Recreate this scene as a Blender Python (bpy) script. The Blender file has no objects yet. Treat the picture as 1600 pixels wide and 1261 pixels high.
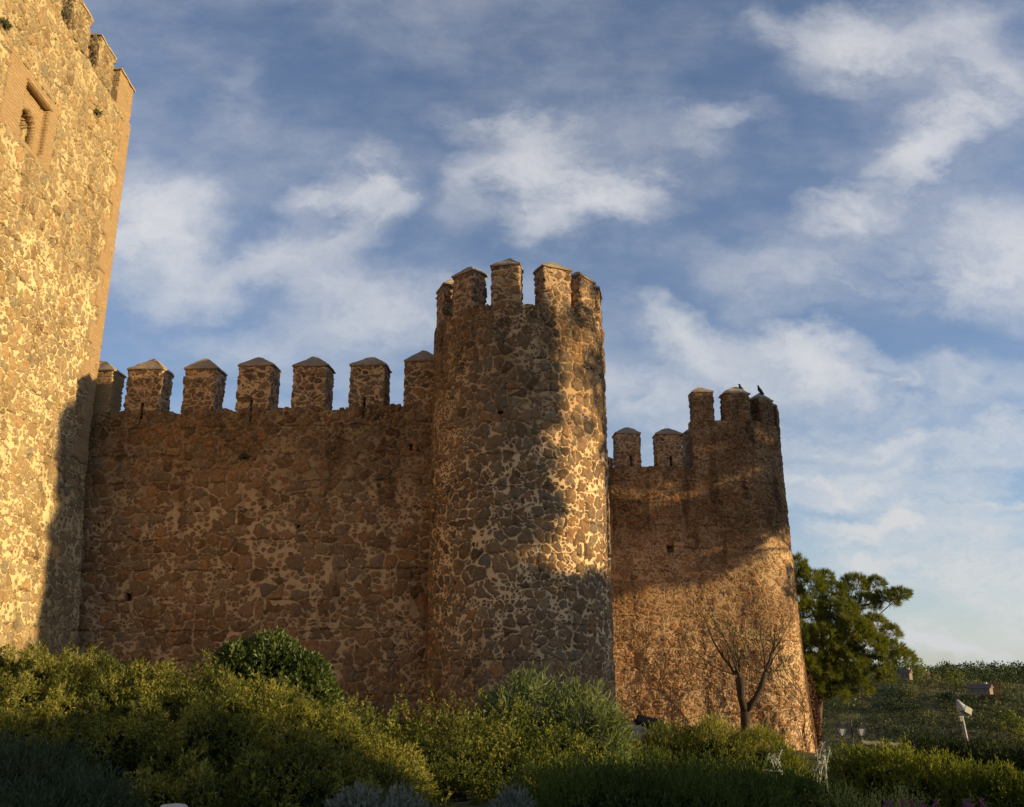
import bpy, bmesh, math, random
import numpy as np
from mathutils import Vector, Matrix
R = math.radians
S = bpy.context.scene
C = S.collection
# ------------------------------------------------------------------ camera
F = 1432.0 / 1600.0            # focal length in image widths
PITCH = R(16.35)
cam = bpy.data.cameras.new('camera'); camo = bpy.data.objects.new('camera', cam); C.objects.link(camo)
cam.sensor_width = 36; cam.lens = 36 * F; cam.clip_start = 0.1; cam.clip_end = 6000
camo.location = (0, 0, 0); camo.rotation_euler = (R(90) + PITCH, 0, 0)
S.camera = camo
S.render.resolution_x = 1024; S.render.resolution_y = 807
S.view_settings.view_transform = 'Standard'; S.view_settings.look = 'None'
S.view_settings.gamma = 1; S.view_settings.exposure = 0.64
# ------------------------------------------------------------------ sun and sky
SUN_PHI, SUN_EL = R(12.0), R(11.3)       # sun stands right of the camera, a little behind it
SDIR = Vector((math.cos(SUN_EL) * math.cos(SUN_PHI), -math.cos(SUN_EL) * math.sin(SUN_PHI), math.sin(SUN_EL)))
sl = bpy.data.lights.new('sun', 'SUN'); sl.energy = 5.0; sl.angle = R(0.55); sl.color = (1.0, 0.77, 0.40)
so = bpy.data.objects.new('sun', sl); C.objects.link(so)
so.rotation_euler = SDIR.to_track_quat('Z', 'Y').to_euler(); so.location = (40, -10, 30)


class NT:
    """small node-tree writer"""
    def __init__(self, tree):
        self.t = tree; tree.nodes.clear()

    def n(self, kind, **kw):
        nd = self.t.nodes.new(kind)
        for k, v in kw.items():
            if k.startswith('i_'):
                key = k[2:]
                key = int(key) if key.isdigit() else key.replace('_', ' ')
                self.put(nd.inputs[key], v)
            else:
                setattr(nd, k, v)
        return nd

    def put(self, sock, v):
        if isinstance(v, bpy.types.NodeSocket):
            self.t.links.new(v, sock)
        else:
            sock.default_value = v

    def m(self, op, a, b=0.0, c=0.0, clamp=False):
        nd = self.t.nodes.new('ShaderNodeMath'); nd.operation = op; nd.use_clamp = clamp
        self.put(nd.inputs[0], a); self.put(nd.inputs[1], b); self.put(nd.inputs[2], c)
        return nd.outputs[0]

    def vm(self, op, a, b=(0, 0, 0)):
        nd = self.t.nodes.new('ShaderNodeVectorMath'); nd.operation = op
        self.put(nd.inputs[0], a)
        if op == 'SCALE': self.put(nd.inputs['Scale'], b)
        else: self.put(nd.inputs[1], b)
        return nd.outputs[0]

    def rng(self, v, a, b, c=0.0, d=1.0, smooth=True):
        nd = self.t.nodes.new('ShaderNodeMapRange'); nd.interpolation_type = 'SMOOTHSTEP' if smooth else 'LINEAR'
        self.put(nd.inputs[0], v)
        for i, x in enumerate((a, b, c, d)): self.put(nd.inputs[1 + i], x)
        return nd.outputs[0]

    def mix(self, f, a, b, blend='MIX'):
        nd = self.t.nodes.new('ShaderNodeMix'); nd.data_type = 'RGBA'; nd.blend_type = blend
        self.put(nd.inputs[0], f); self.put(nd.inputs[6], a); self.put(nd.inputs[7], b)
        return nd.outputs[2]

    def noise(self, vec, scale, detail=3, rough=0.5, out=0, dim='3D'):
        nd = self.t.nodes.new('ShaderNodeTexNoise'); nd.noise_dimensions = dim
        self.put(nd.inputs['Vector'], vec); nd.inputs['Scale'].default_value = scale
        nd.inputs['Detail'].default_value = detail; nd.inputs['Roughness'].default_value = rough
        return nd.outputs[out]

    def ramp(self, fac, stops, interp='LINEAR'):
        nd = self.t.nodes.new('ShaderNodeValToRGB'); nd.color_ramp.interpolation = interp
        e = nd.color_ramp.elements
        while len(e) < len(stops): e.new(0.5)
        for i, (p, c) in enumerate(stops):
            e[i].position = p; e[i].color = (c[0], c[1], c[2], 1)
        self.put(nd.inputs[0], fac)
        return nd.outputs[0]


def c4(c): return (c[0], c[1], c[2], 1)


W = bpy.data.worlds.new('World'); S.world = W; W.use_nodes = True
w = NT(W.node_tree)
SKY_K = 0.085
sky = w.n('ShaderNodeTexSky', sky_type='NISHITA', sun_disc=False, sun_elevation=SUN_EL,
          sun_rotation=math.pi / 2 + SUN_PHI, altitude=500, air_density=1.0, dust_density=0.6, ozone_density=2.0)
tc = w.n('ShaderNodeTexCoord')
sx = w.n('ShaderNodeSeparateXYZ', i_0=tc.outputs['Generated'])
yy = w.m('MAXIMUM', w.m('ABSOLUTE', sx.outputs[1]), 0.15)
A = w.m('DIVIDE', sx.outputs[0], yy); B = w.m('DIVIDE', sx.outputs[2], yy)
zz = w.m('MAXIMUM', sx.outputs[2], 0.03)
pl = w.n('ShaderNodeCombineXYZ')
w.put(pl.inputs[0], A); w.put(pl.inputs[1], B)
plv = pl.outputs[0]
def pdir(px, py):
    v = (630.5 - py) / 1432.0
    dy = math.cos(PITCH) - math.sin(PITCH) * v; dz = math.sin(PITCH) + math.cos(PITCH) * v
    return (px - 800) / 1432.0 / dy, dz / dy
# warp for wisps
wn = w.noise(w.vm('MULTIPLY', plv, (1.0, 1.6, 1.0)), 5.0, 5, 0.6, out=1)
warp = w.vm('SCALE', w.vm('SUBTRACT', wn, (0.5, 0.5, 0.5)), 0.15)
wn2 = w.noise(w.vm('MULTIPLY', plv, (1.0, 1.3, 1.0)), 22.0, 4, 0.65, out=1)
warp = w.vm('ADD', warp, w.vm('SCALE', w.vm('SUBTRACT', wn2, (0.5, 0.5, 0.5)), 0.035))
pw = w.vm('ADD', plv, warp)
CL = [  # px, py, half width, half height, tilt deg, strength : where the clouds stand in the sky
    (235, 350, 150, 120, 0, .95), (330, 430, 150, 60, 10, .5), (480, 395, 110, 70, 0, .6), (560, 310, 90, 100, 20, .65), (560, 470, 120, 80, 0, .6),
    (900, 285, 190, 75, -8, 1.0), (800, 205, 160, 55, -10, .55), (840, 350, 90, 80, 20, .5), (600, 280, 60, 90, 20, .3),
    (1330, 65, 150, 90, 20, .7), (1510, 160, 170, 75, 42, .8), (1440, 240, 100, 50, 30, .6), (1330, 325, 90, 50, 10, .75), (1190, 40, 100, 60, -30, .4),
    (1550, 400, 190, 110, 0, .8), (1400, 430, 160, 80, 0, .4), (1090, 530, 150, 55, -28, .8), (1270, 548, 150, 50, -18, .85), (1210, 420, 160, 80, 0, .3),
    (1130, 200, 120, 40, 20, .35), (1000, 600, 160, 70, 0, .45), (1450, 620, 260, 70, 0, .5), (1330, 735, 260, 34, 3, .7), (1560, 700, 160, 40, 0, .7),
    (1330, 820, 70, 22, 0, .7), (1410, 805, 70, 18, 8, .6), (1560, 797, 50, 12, 5, .5), (1300, 770, 160, 18, 3, .5), (1480, 870, 160, 30, 0, .35),
    (420, 540, 260, 60, 0, .35), (1450, 950, 300, 60, 0, .5), (1300, 880, 120, 60, 0, .4), (360, 150, 60, 120, -20, .16), (1540, 1020, 300, 26, 0, .5), (1420, 990, 260, 20, 0, .6), (1500, 910, 220, 26, 2, .5), (1380, 690, 220, 22, 2, .6), (1300, 590, 240, 50, 0, .4), (700, 480, 120, 60, 0, .35), (480, 300, 60, 50, 30, .5), (740, 300, 80, 80, 0, .35), (1480, 60, 120, 90, 30, .45)]
acc = None
for (px, py, rx, ry, ang, st) in CL:
    a0, b0 = pdir(px, py)
    mp = w.n('ShaderNodeMapping', vector_type='TEXTURE')
    w.put(mp.inputs['Vector'], pw)
    mp.inputs['Location'].default_value = (a0, b0, 0); mp.inputs['Rotation'].default_value = (0, 0, R(ang))
    mp.inputs['Scale'].default_value = (rx / 1432, ry / 1432, 1)
    ln = w.n('ShaderNodeVectorMath', operation='LENGTH'); w.put(ln.inputs[0], mp.outputs[0])
    g = w.rng(ln.outputs['Value'], 0.0, 1.25, st * 1.15, 0.0)
    acc = g if acc is None else w.m('ADD', acc, g)
fb = w.noise(w.vm('MULTIPLY', pw, (1.0, 1.4, 1.0)), 5.5, 7, 0.60)
fb2 = w.noise(w.vm('MULTIPLY', plv, (0.9, 1.7, 1.0)), 2.6, 6, 0.58)
dens = w.m('MULTIPLY', acc, w.rng(fb, 0.27, 0.58))
veil = w.m('ADD', w.m('MULTIPLY', w.rng(fb2, 0.38, 0.72), 0.36), 0.06)
low = w.m('ADD', w.rng(B, 0.0, 0.75, 1.0, 0.25, smooth=False), w.rng(B, 0.0, 0.16, 1.1, 0.0))
dens = w.m('ADD', dens, w.m('MULTIPLY', veil, w.m('ADD', low, 0.35)))
hfb = w.noise(pw, 16.0, 6, 0.65)
dens = w.m('MULTIPLY', dens, w.rng(hfb, 0.25, 0.7, 0.72, 1.2))
dens = w.m('SUBTRACT', 1.0, w.m('EXPONENT', w.m('MULTIPLY', dens, -1.45)))
bn = w.noise(w.vm('ADD', w.vm('MULTIPLY', plv, (1.1, 8.0, 1.0)), w.vm('SCALE', warp, 6.0)), 2.6, 6, 0.6)
dens = w.m('MINIMUM', 1.0, w.m('ADD', dens, w.m('MULTIPLY', w.m('MULTIPLY', w.rng(bn, 0.42, 0.68), w.rng(B, 0.02, 0.40, 1.0, 0.0)), 0.55)))
dens = w.m('MULTIPLY', dens, w.rng(sx.outputs[2], -0.02, 0.02))
sat = w.n('ShaderNodeHueSaturation'); sat.inputs['Saturation'].default_value = 0.92; w.put(sat.inputs['Color'], sky.outputs[0])
skyc = w.mix(1.0, sat.outputs[0], (0.92, 1.03, 1.22, 1), 'MULTIPLY')
cloudc = w.mix(w.rng(B, 0.0, 0.6), (4.9, 5.0, 5.1, 1), (6.0, 5.95, 6.0, 1))
skyc = w.mix(w.m('MULTIPLY', dens, 0.95), skyc, cloudc)
bg = w.n('ShaderNodeBackground', i_0=skyc, i_1=SKY_K)
ow = w.n('ShaderNodeOutputWorld'); w.t.links.new(bg.outputs[0], ow.inputs[0])
try:
    S.cycles.max_bounces = 6; S.cycles.diffuse_bounces = 4; S.cycles.transmission_bounces = 3
    S.cycles.sample_clamp_indirect = 4
except Exception: pass


# ------------------------------------------------------------------ helpers
def P(px, py, Y):
    a, b = pdir(px, py)
    return Vector((a * Y, Y, b * Y))


def tag(o, label=None, cat=None, group=None, kind=None):
    if label: o['label'] = label
    if cat: o['category'] = cat
    if group: o['group'] = group
    if kind: o['kind'] = kind
    return o


def empty(name, loc, label, cat, group=None):
    o = bpy.data.objects.new(name, None); C.objects.link(o); o.location = loc
    return tag(o, label, cat, group)


def link(name, me, mat, parent=None):
    o = bpy.data.objects.new(name, me); C.objects.link(o)
    for m in (mat if isinstance(mat, (list, tuple)) else [mat]): me.materials.append(m)
    if parent is not None:
        o.parent = parent
        o.matrix_parent_inverse = Matrix.Translation(-parent.location)
    return o


def mesh_np(name, verts, quads, uv=None, smooth=True, matidx=None):
    """mesh from numpy: quads (N,4)"""
    me = bpy.data.meshes.new(name)
    n = len(quads)
    me.vertices.add(len(verts)); me.vertices.foreach_set('co', np.asarray(verts, dtype=np.float32).ravel())
    me.loops.add(n * 4); me.loops.foreach_set('vertex_index', np.asarray(quads, dtype=np.int32).ravel())
    me.polygons.add(n); me.polygons.foreach_set('loop_start', np.arange(0, n * 4, 4, dtype=np.int32))
    me.polygons.foreach_set('loop_total', np.full(n, 4, dtype=np.int32))
    me.polygons.foreach_set('use_smooth', np.full(n, smooth, dtype=bool))
    if matidx is not None: me.polygons.foreach_set('material_index', np.asarray(matidx, dtype=np.int32))
    if uv is not None:
        l = me.uv_layers.new(name='UVMap'); l.data.foreach_set('uv', np.asarray(uv, dtype=np.float32).ravel())
    me.update(calc_edges=True)
    return me


def vnoise(p, f, seed=0):
    """cheap smooth noise in -1..1 for arrays of points"""
    p = np.asarray(p, dtype=float) * f
    r = np.random.RandomState(seed + 7)
    out = 0
    for k in range(5):
        d = r.normal(size=3); d /= np.linalg.norm(d); ph = r.uniform(0, 6.28)
        d2 = r.normal(size=3)
        out = out + np.sin(p @ d * (1.0 + .45 * k) * 2.2 + ph + 1.3 * np.sin(p @ d2 * .9 + k))
    return out / 3.2


def lines(a, b, step):
    n = max(1, int(round(abs(b - a) / step)))
    return np.linspace(a, b, n + 1)


def voxel(name, us, vs, ws, mapf, mat, parent=None, cut=None, uvo=(0, 0), drop_back=False):
    """a masonry body: lattice of cells (u right, v up, w inward); cut(u,v,w) -> True where there is a hole"""
    uc, vc, wc = [(a[1:] + a[:-1]) / 2 for a in (us, vs, ws)]
    G = np.meshgrid(uc, vc, wc, indexing='ij')
    solid = np.ones(G[0].shape, bool)
    if cut is not None: solid &= ~cut(*G)
    nu, nv, nw = solid.shape
    pad = np.zeros((nu + 2, nv + 2, nw + 2), bool); pad[1:-1, 1:-1, 1:-1] = solid
    def vid(i, j, k): return (i * (nv + 1) + j) * (nw + 1) + k
    quads, uvs = [], []
    def emit(mask, offs, mode):
        i, j, k = np.nonzero(mask)
        if len(i) == 0: return
        q = []; uu = []
        for (a, b, c) in offs:
            q.append(vid(i + a, j + b, k + c))
            U, V, Wd = us[i + a], vs[j + b], ws[k + c]
            if mode == 'w': uu.append(np.stack([U, V], 1))
            elif mode == 'u': uu.append(np.stack([U + Wd + 3.3, V], 1))
            else: uu.append(np.stack([U, V + Wd + 5.1], 1))
        quads.append(np.stack(q, 1)); uvs.append(np.stack(uu, 1))
    s = solid
    emit(s & ~pad[1:-1, 1:-1, :-2], [(0, 0, 0), (1, 0, 0), (1, 1, 0), (0, 1, 0)], 'w')
    if not drop_back: emit(s & ~pad[1:-1, 1:-1, 2:], [(0, 1, 1), (1, 1, 1), (1, 0, 1), (0, 0, 1)], 'w')
    emit(s & ~pad[:-2, 1:-1, 1:-1], [(0, 0, 1), (0, 0, 0), (0, 1, 0), (0, 1, 1)], 'u')
    emit(s & ~pad[2:, 1:-1, 1:-1], [(1, 1, 1), (1, 1, 0), (1, 0, 0), (1, 0, 1)], 'u')
    emit(s & ~pad[1:-1, 2:, 1:-1], [(0, 1, 0), (1, 1, 0), (1, 1, 1), (0, 1, 1)], 'v')
    emit(s & ~pad[1:-1, :-2, 1:-1], [(0, 0, 1), (1, 0, 1), (1, 0, 0), (0, 0, 0)], 'v')
    quads = np.concatenate(quads); uvs = np.concatenate(uvs) + np.array(uvo)
    used, inv = np.unique(quads, return_inverse=True)
    quads = inv.reshape(-1, 4)
    k = used % (nw + 1); j = (used // (nw + 1)) % (nv + 1); i = used // ((nw + 1) * (nv + 1))
    xyz = mapf(us[i], vs[j], ws[k])
    return link(name, mesh_np(name, xyz, quads, uvs.reshape(-1, 2)), mat, parent)


def planar(o, du):
    """frame of a flat wall: o origin, du unit vector to the right as seen from the front"""
    o = np.array(o, float); du = np.array([du[0], du[1], 0.0]); du /= np.linalg.norm(du)
    dw = np.array([-du[1], du[0], 0.0])
    return lambda u, v, w: o + np.outer(u, du) + np.outer(w, dw) + np.outer(v, [0, 0, 1.0])


def tube_mesh(bm, pts, rads, sides=5):
    prev = None
    pts = [Vector(p) for p in pts]
    for i, p in enumerate(pts):
        t = (pts[min(i + 1, len(pts) - 1)] - pts[max(i - 1, 0)])
        if t.length < 1e-6: t = Vector((0, 0, 1))
        t = t.normalized()
        if i == 0: ax = t.cross(Vector((0, 1, 0)) if abs(t.y) < .8 else Vector((1, 0, 0))).normalized()
        else: ax = (ax - t * ax.dot(t)).normalized()
        ay = t.cross(ax)
        ring = [bm.verts.new(p + ax * (math.cos(a) * rads[i]) + ay * (math.sin(a) * rads[i])) for a in [2 * math.pi * k / sides for k in range(sides)]]
        if prev:
            for k in range(sides):
                f = bm.faces.new((prev[k], prev[(k + 1) % sides], ring[(k + 1) % sides], ring[k])); f.smooth = True
        else:
            bm.faces.new(ring[::-1])
        prev = ring
    bm.faces.new(prev)


def bm_obj(name, bm, mat, parent=None):
    me = bpy.data.meshes.new(name); bm.to_mesh(me); bm.free()
    return link(name, me, mat, parent)


def box(bm, c, s, rot=0.0, bev=0.0, tilt=None):
    m = Matrix.Translation(c) @ Matrix.Rotation(rot, 4, 'Z')
    if tilt is not None: m = m @ tilt
    g = bmesh.ops.create_cube(bm, size=1, matrix=m @ Matrix.Diagonal((s[0], s[1], s[2], 1)))
    if bev:
        es = list({e for v in g['verts'] for e in v.link_edges})
        bmesh.ops.bevel(bm, geom=es, offset=bev, segments=2, affect='EDGES')


# ------------------------------------------------------------------ materials
def new_mat(name, disp=False):
    m = bpy.data.materials.new(name); m.use_nodes = True
    if disp: m.displacement_method = 'BOTH'
    return m, NT(m.node_tree)


def finish(t, col, rough=0.9, disp=None, dscale=0.04, bump=None, bstr=0.4, bdist=0.02, trans=None, spec=0.25):
    b = t.n('ShaderNodeBsdfPrincipled'); t.put(b.inputs['Base Color'], col); t.put(b.inputs['Roughness'], rough)
    b.inputs['Specular IOR Level'].default_value = spec
    if bump is not None:
        bn = t.n('ShaderNodeBump'); bn.inputs['Strength'].default_value = bstr; bn.inputs['Distance'].default_value = bdist
        t.put(bn.inputs['Height'], bump); t.t.links.new(bn.outputs[0], b.inputs['Normal'])
    o = t.n('ShaderNodeOutputMaterial')
    sh = b.outputs[0]
    if trans is not None:
        tr = t.n('ShaderNodeBsdfTranslucent'); t.put(tr.inputs[0], trans[0])
        mx = t.n('ShaderNodeMixShader'); mx.inputs[0].default_value = trans[1]
        t.t.links.new(sh, mx.inputs[1]); t.t.links.new(tr.outputs[0], mx.inputs[2]); sh = mx.outputs[0]
    t.t.links.new(sh, o.inputs[0])
    if disp is not None:
        d = t.n('ShaderNodeDisplacement'); t.put(d.inputs['Height'], disp)
        d.inputs['Midlevel'].default_value = 0.0; d.inputs['Scale'].default_value = dscale
        t.t.links.new(d.outputs[0], o.inputs[2])
    return b


def masonry(name, scale=2.0, squash=1.3, mortar=0.07, stones=None, mort=((.50, .36, .235), (.27, .175, .105)),
            pale=(0, 4), dirt_top=8.0, dscale=0.05, seed=0.0, pebble=0.6, dirt=0.5, stain=0.55, small=3.1, rubble=0.5, tint=(1, 1, 1), rnd=.60):
    m, t = new_mat(name, True)
    uv = t.n('ShaderNodeUVMap').outputs[0]
    base = t.vm('ADD', uv, (seed * 7.3, seed * 3.1, 0))
    n1 = t.noise(base, 1.3, 2, .5, 1, '2D'); n2 = t.noise(base, 5.5, 3, .6, 1, '2D')
    wv = t.vm('ADD', base, t.vm('SCALE', t.vm('SUBTRACT', n1, (.5, .5, .5)), .34))
    wv = t.vm('ADD', wv, t.vm('SCALE', t.vm('SUBTRACT', n2, (.5, .5, .5)), .085))
    wv = t.vm('MULTIPLY', wv, (1.0, squash, 1.0))
    pm = t.noise(base, .42, 2, .5, 0, '2D')
    patch = t.m('GREATER_THAN', pm, .505)
    alt = t.vm('ADD', t.vm('SCALE', wv, 1.5), (17.0, 5.0, 0))
    mxv = t.n('ShaderNodeMix', data_type='VECTOR'); t.put(mxv.inputs[0], patch); t.put(mxv.inputs[4], wv); t.put(mxv.inputs[5], alt)
    border = t.rng(t.m('ABSOLUTE', t.m('SUBTRACT', pm, .505)), 0.0, .006, 1, 0)
    wv = mxv.outputs[1]
    def vor(sc, feat, rnd=0.95):
        v = t.n('ShaderNodeTexVoronoi', voronoi_dimensions='2D', feature=feat)
        t.put(v.inputs['Vector'], wv); v.inputs['Scale'].default_value = sc; v.inputs['Randomness'].default_value = rnd
        return v
    e1 = vor(scale, 'DISTANCE_TO_EDGE').outputs['Distance']; f1 = vor(scale, 'F1')
    e2 = vor(scale * small, 'DISTANCE_TO_EDGE').outputs['Distance']; f2 = vor(scale * small, 'F1')
    c1 = t.n('ShaderNodeSeparateColor', i_0=f1.outputs['Color']); c2 = t.n('ShaderNodeSeparateColor', i_0=f2.outputs['Color'])
    lo = t.noise(base, .55, 3, .6, 0, '2D'); md = t.noise(base, 2.2, 4, .65, 0, '2D'); hi = t.noise(base, 24, 4, .7, 0, '2D'); vh = t.noise(base, 9, 4, .7, 0, '2D')
    # some of the big cells dissolve into rubble of small stones
    isr = t.m('LESS_THAN', c1.outputs[1], t.m('MULTIPLY', t.rng(lo, .35, .65), rubble))
    mw = t.m('ADD', t.m('MULTIPLY', md, mortar * 1.5), mortar * .25)
    mw = t.m('ADD', mw, t.m('MULTIPLY', t.m('SUBTRACT', vh, .5), mortar * .9))
    mw = t.m('ADD', mw, t.m('MULTIPLY', border, .12))
    e1r = t.m('MINIMUM', e1, t.m('MULTIPLY', t.m('SUBTRACT', t.m('ADD', rnd, t.m('MULTIPLY', c1.outputs[2], .20)), f1.outputs['Distance']), .75))
    big = t.rng(e1r, mw, t.m('ADD', mw, .035))
    big = t.m('MULTIPLY', big, t.m('SUBTRACT', 1.0, isr))
    sm = t.rng(t.m('MINIMUM', e2, t.m('MULTIPLY', t.m('SUBTRACT', .52, f2.outputs['Distance']), .8)), .06, .12)
    sm = t.m('MULTIPLY', sm, t.m('GREATER_THAN', c2.outputs[2], 1.0 - pebble))
    sm = t.m('MULTIPLY', sm, t.m('SUBTRACT', 1.0, big))
    stone = t.m('MAXIMUM', big, sm)
    stones = stones or [(0, (.15, .085, .05)), (.2, (.30, .175, .095)), (.42, (.22, .145, .095)), (.6, (.37, .20, .10)), (.78, (.205, .165, .13)), (1, (.34, .25, .16))]
    sc1 = t.ramp(c1.outputs[0], stones); sc2 = t.ramp(c2.outputs[0], stones)
    scol = t.mix(big, sc2, sc1)
    scol = t.mix(t.m('MULTIPLY', t.rng(vh, .3, .7), .6), scol, t.mix(1.0, scol, (.50, .46, .44, 1), 'MULTIPLY'))
    scol = t.mix(t.m('MULTIPLY', t.rng(hi, .45, .75), .4), scol, t.mix(1.0, scol, (1.6, 1.5, 1.4, 1), 'MULTIPLY'))
    scol = t.mix(t.m('MULTIPLY', t.rng(t.noise(base, 60, 3, .7, 0, '2D'), .5, .72), .45), scol, t.mix(1.0, scol, (.4, .38, .36, 1), 'MULTIPLY'))
    V = t.n('ShaderNodeSeparateXYZ', i_0=uv).outputs[1]
    pz = t.m('ADD', V, t.m('MULTIPLY', t.m('SUBTRACT', md, .5), 4.0))
    pl_ = t.m('MULTIPLY', t.rng(pz, pale[0] - .8, pale[0] + .8), t.rng(pz, pale[1] - .8, pale[1] + .8, 1, 0))
    pl_ = t.m('MAXIMUM', pl_, t.m('MULTIPLY', t.rng(lo, .45, .7), .6))
    mc = t.mix(pl_, c4(mort[1]), c4(mort[0]))
    mc = t.mix(t.m('MULTIPLY', t.rng(hi, .35, .75), .35), mc, t.mix(1.0, mc, (.6, .55, .5, 1), 'MULTIPLY'))
    col = t.mix(stone, mc, scol)
    gap_shade = t.m('MULTIPLY', t.rng(t.m('ABSOLUTE', t.m('SUBTRACT', e1r, t.m('ADD', mw, .012))), .0, .022, 1, 0), t.rng(vh, .42, .6))
    col = t.mix(t.m('MULTIPLY', gap_shade, .55), col, (.05, .032, .02, 1))  # crevice shade between stone and mortar, painted into the colour
    # lime smears and lichen dirt with shapes of their own
    sme = t.m('MULTIPLY', t.rng(t.noise(base, 3.4, 5, .7, 0, '2D'), .60, .75), .35)
    col = t.mix(t.m('MULTIPLY', sme, .8), col, mc)
    up = t.rng(pz, dirt_top - 1.8, dirt_top + .6)
    dk = t.m('MULTIPLY', t.m('ADD', t.m('MULTIPLY', up, .7), t.m('MULTIPLY', t.rng(lo, .5, .3), .5)), t.rng(vh, .25, .6))
    col = t.mix(t.m('MULTIPLY', dk, dirt, clamp=True), col, t.mix(1.0, col, (.42, .37, .30, 1), 'MULTIPLY'))
    sv = t.vm('MULTIPLY', base, (1.0, .22, 1))
    st = t.rng(t.noise(sv, 1.3, 4, .6, 0, '2D'), .56, .70)
    col = t.mix(t.m('MULTIPLY', st, stain), col, t.mix(1.0, col, (.35, .32, .30, 1), 'MULTIPLY'))
    lf = t.m('FRACT', t.m('MULTIPLY', t.m('ADD', V, t.m('MULTIPLY', md, .28)), 1.12))
    ll = t.m('MULTIPLY', t.rng(t.m('ABSOLUTE', t.m('SUBTRACT', lf, .5)), .0, .045, 1, 0), t.rng(t.noise(base, 1.1, 3, .6, 0, '2D'), .46, .58))
    col = t.mix(t.m('MULTIPLY', ll, .6), col, t.mix(1.0, col, (.32, .28, .24, 1), 'MULTIPLY'))
    mos = t.m('MULTIPLY', t.rng(t.noise(base, 1.9, 6, .75, 0, '2D'), .60, .72), up)
    col = t.mix(t.m('MULTIPLY', mos, .45), col, (.10, .085, .035, 1))
    col = t.mix(1.0, col, c4(tint), 'MULTIPLY')
    dome = t.m('MULTIPLY', big, t.m('ADD', .55, t.m('MULTIPLY', c1.outputs[2], .55)))
    dome = t.m('MULTIPLY', dome, t.rng(e1, .0, .28, .55, 1.0))
    h = t.m('SUBTRACT', t.m('ADD', dome, t.m('MULTIPLY', sm, .40)), t.m('MULTIPLY', ll, .5))
    h = t.m('ADD', h, t.m('MULTIPLY', vh, .55)); h = t.m('ADD', h, t.m('MULTIPLY', hi, .18)); h = t.m('ADD', h, t.m('MULTIPLY', md, .7))
    finish(t, col, .93, disp=t.m('SUBTRACT', h, .8), dscale=dscale)
    return m


def brick_mat(name, tint=(1, 1, 1)):
    m, t = new_mat(name, True)
    uv = t.n('ShaderNodeUVMap').outputs[0]
    n1 = t.noise(uv, 3.0, 3, .6, 1, '2D')
    wv = t.vm('ADD', uv, t.vm('SCALE', t.vm('SUBTRACT', n1, (.5, .5, .5)), .05))
    br = t.n('ShaderNodeTexBrick', offset=.5, squash=1)
    t.put(br.inputs['Vector'], wv)
    br.inputs['Color1'].default_value = c4((.48, .32, .145)); br.inputs['Color2'].default_value = c4((.37, .235, .11)); br.inputs['Mortar'].default_value = c4((.34, .24, .14))  # mortar darkened to stand for the shadow lines between courses
    br.inputs['Scale'].default_value = 1; br.inputs['Mortar Size'].default_value = .02; br.inputs['Mortar Smooth'].default_value = .25
    br.inputs['Brick Width'].default_value = .33; br.inputs['Row Height'].default_value = .095
    hi = t.noise(uv, 20, 4, .7, 0, '2D'); md = t.noise(uv, 2.5, 4, .7, 0, '2D')
    col = t.mix(t.m('MULTIPLY', t.rng(md, .4, .7), .6), br.outputs[0], (.40, .27, .15, 1))
    col = t.mix(t.m('MULTIPLY', t.rng(hi, .4, .8), .5), col, t.mix(1.0, col, (.55, .5, .45, 1), 'MULTIPLY'))
    col = t.mix(1.0, col, c4(tint), 'MULTIPLY')
    h = t.m('SUBTRACT', t.m('ADD', t.m('MULTIPLY', hi, .5), md), t.m('MULTIPLY', br.outputs[1], .9))
    finish(t, col, .93, disp=t.m('SUBTRACT', h, .4), dscale=.034)
    return m


def plain(name, c, rough=.85, var=.35, scale=8, bump=.4, spec=.25, c2=None):
    m, t = new_mat(name)
    co = t.n('ShaderNodeTexCoord').outputs['Object']
    n = t.noise(co, scale, 5, .65); n2 = t.noise(co, scale * .2, 3, .6)
    col = t.mix(t.m('MULTIPLY', t.rng(n, .3, .7), var), c4(c), t.mix(1.0, c4(c), (.4, .4, .4, 1), 'MULTIPLY'))
    if c2: col = t.mix(t.rng(n2, .42, .6), col, c4(c2))
    finish(t, col, rough, bump=n, bstr=bump, bdist=.03, spec=spec)
    return m


def leaf_mat(name, cols, trans=.3, rough=.55, spec=.25, ns=1.3, nw=.45, rw=.7):
    m, t = new_mat(name)
    g = t.n('ShaderNodeNewGeometry')
    co = t.n('ShaderNodeTexCoord').outputs['Object']
    k = t.m('ADD', t.m('MULTIPLY', g.outputs['Random Per Island'], rw), t.m('MULTIPLY', t.rng(t.noise(co, ns, 2, .5), .3, .7), nw))
    col = t.ramp(k, [(i / (len(cols) - 1), c) for i, c in enumerate(cols)])
    tcol = t.mix(1.0, col, (2.1, 2.0, .8, 1), 'MULTIPLY')
    finish(t, col, rough, trans=(tcol, trans), spec=spec)
    return m


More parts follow.
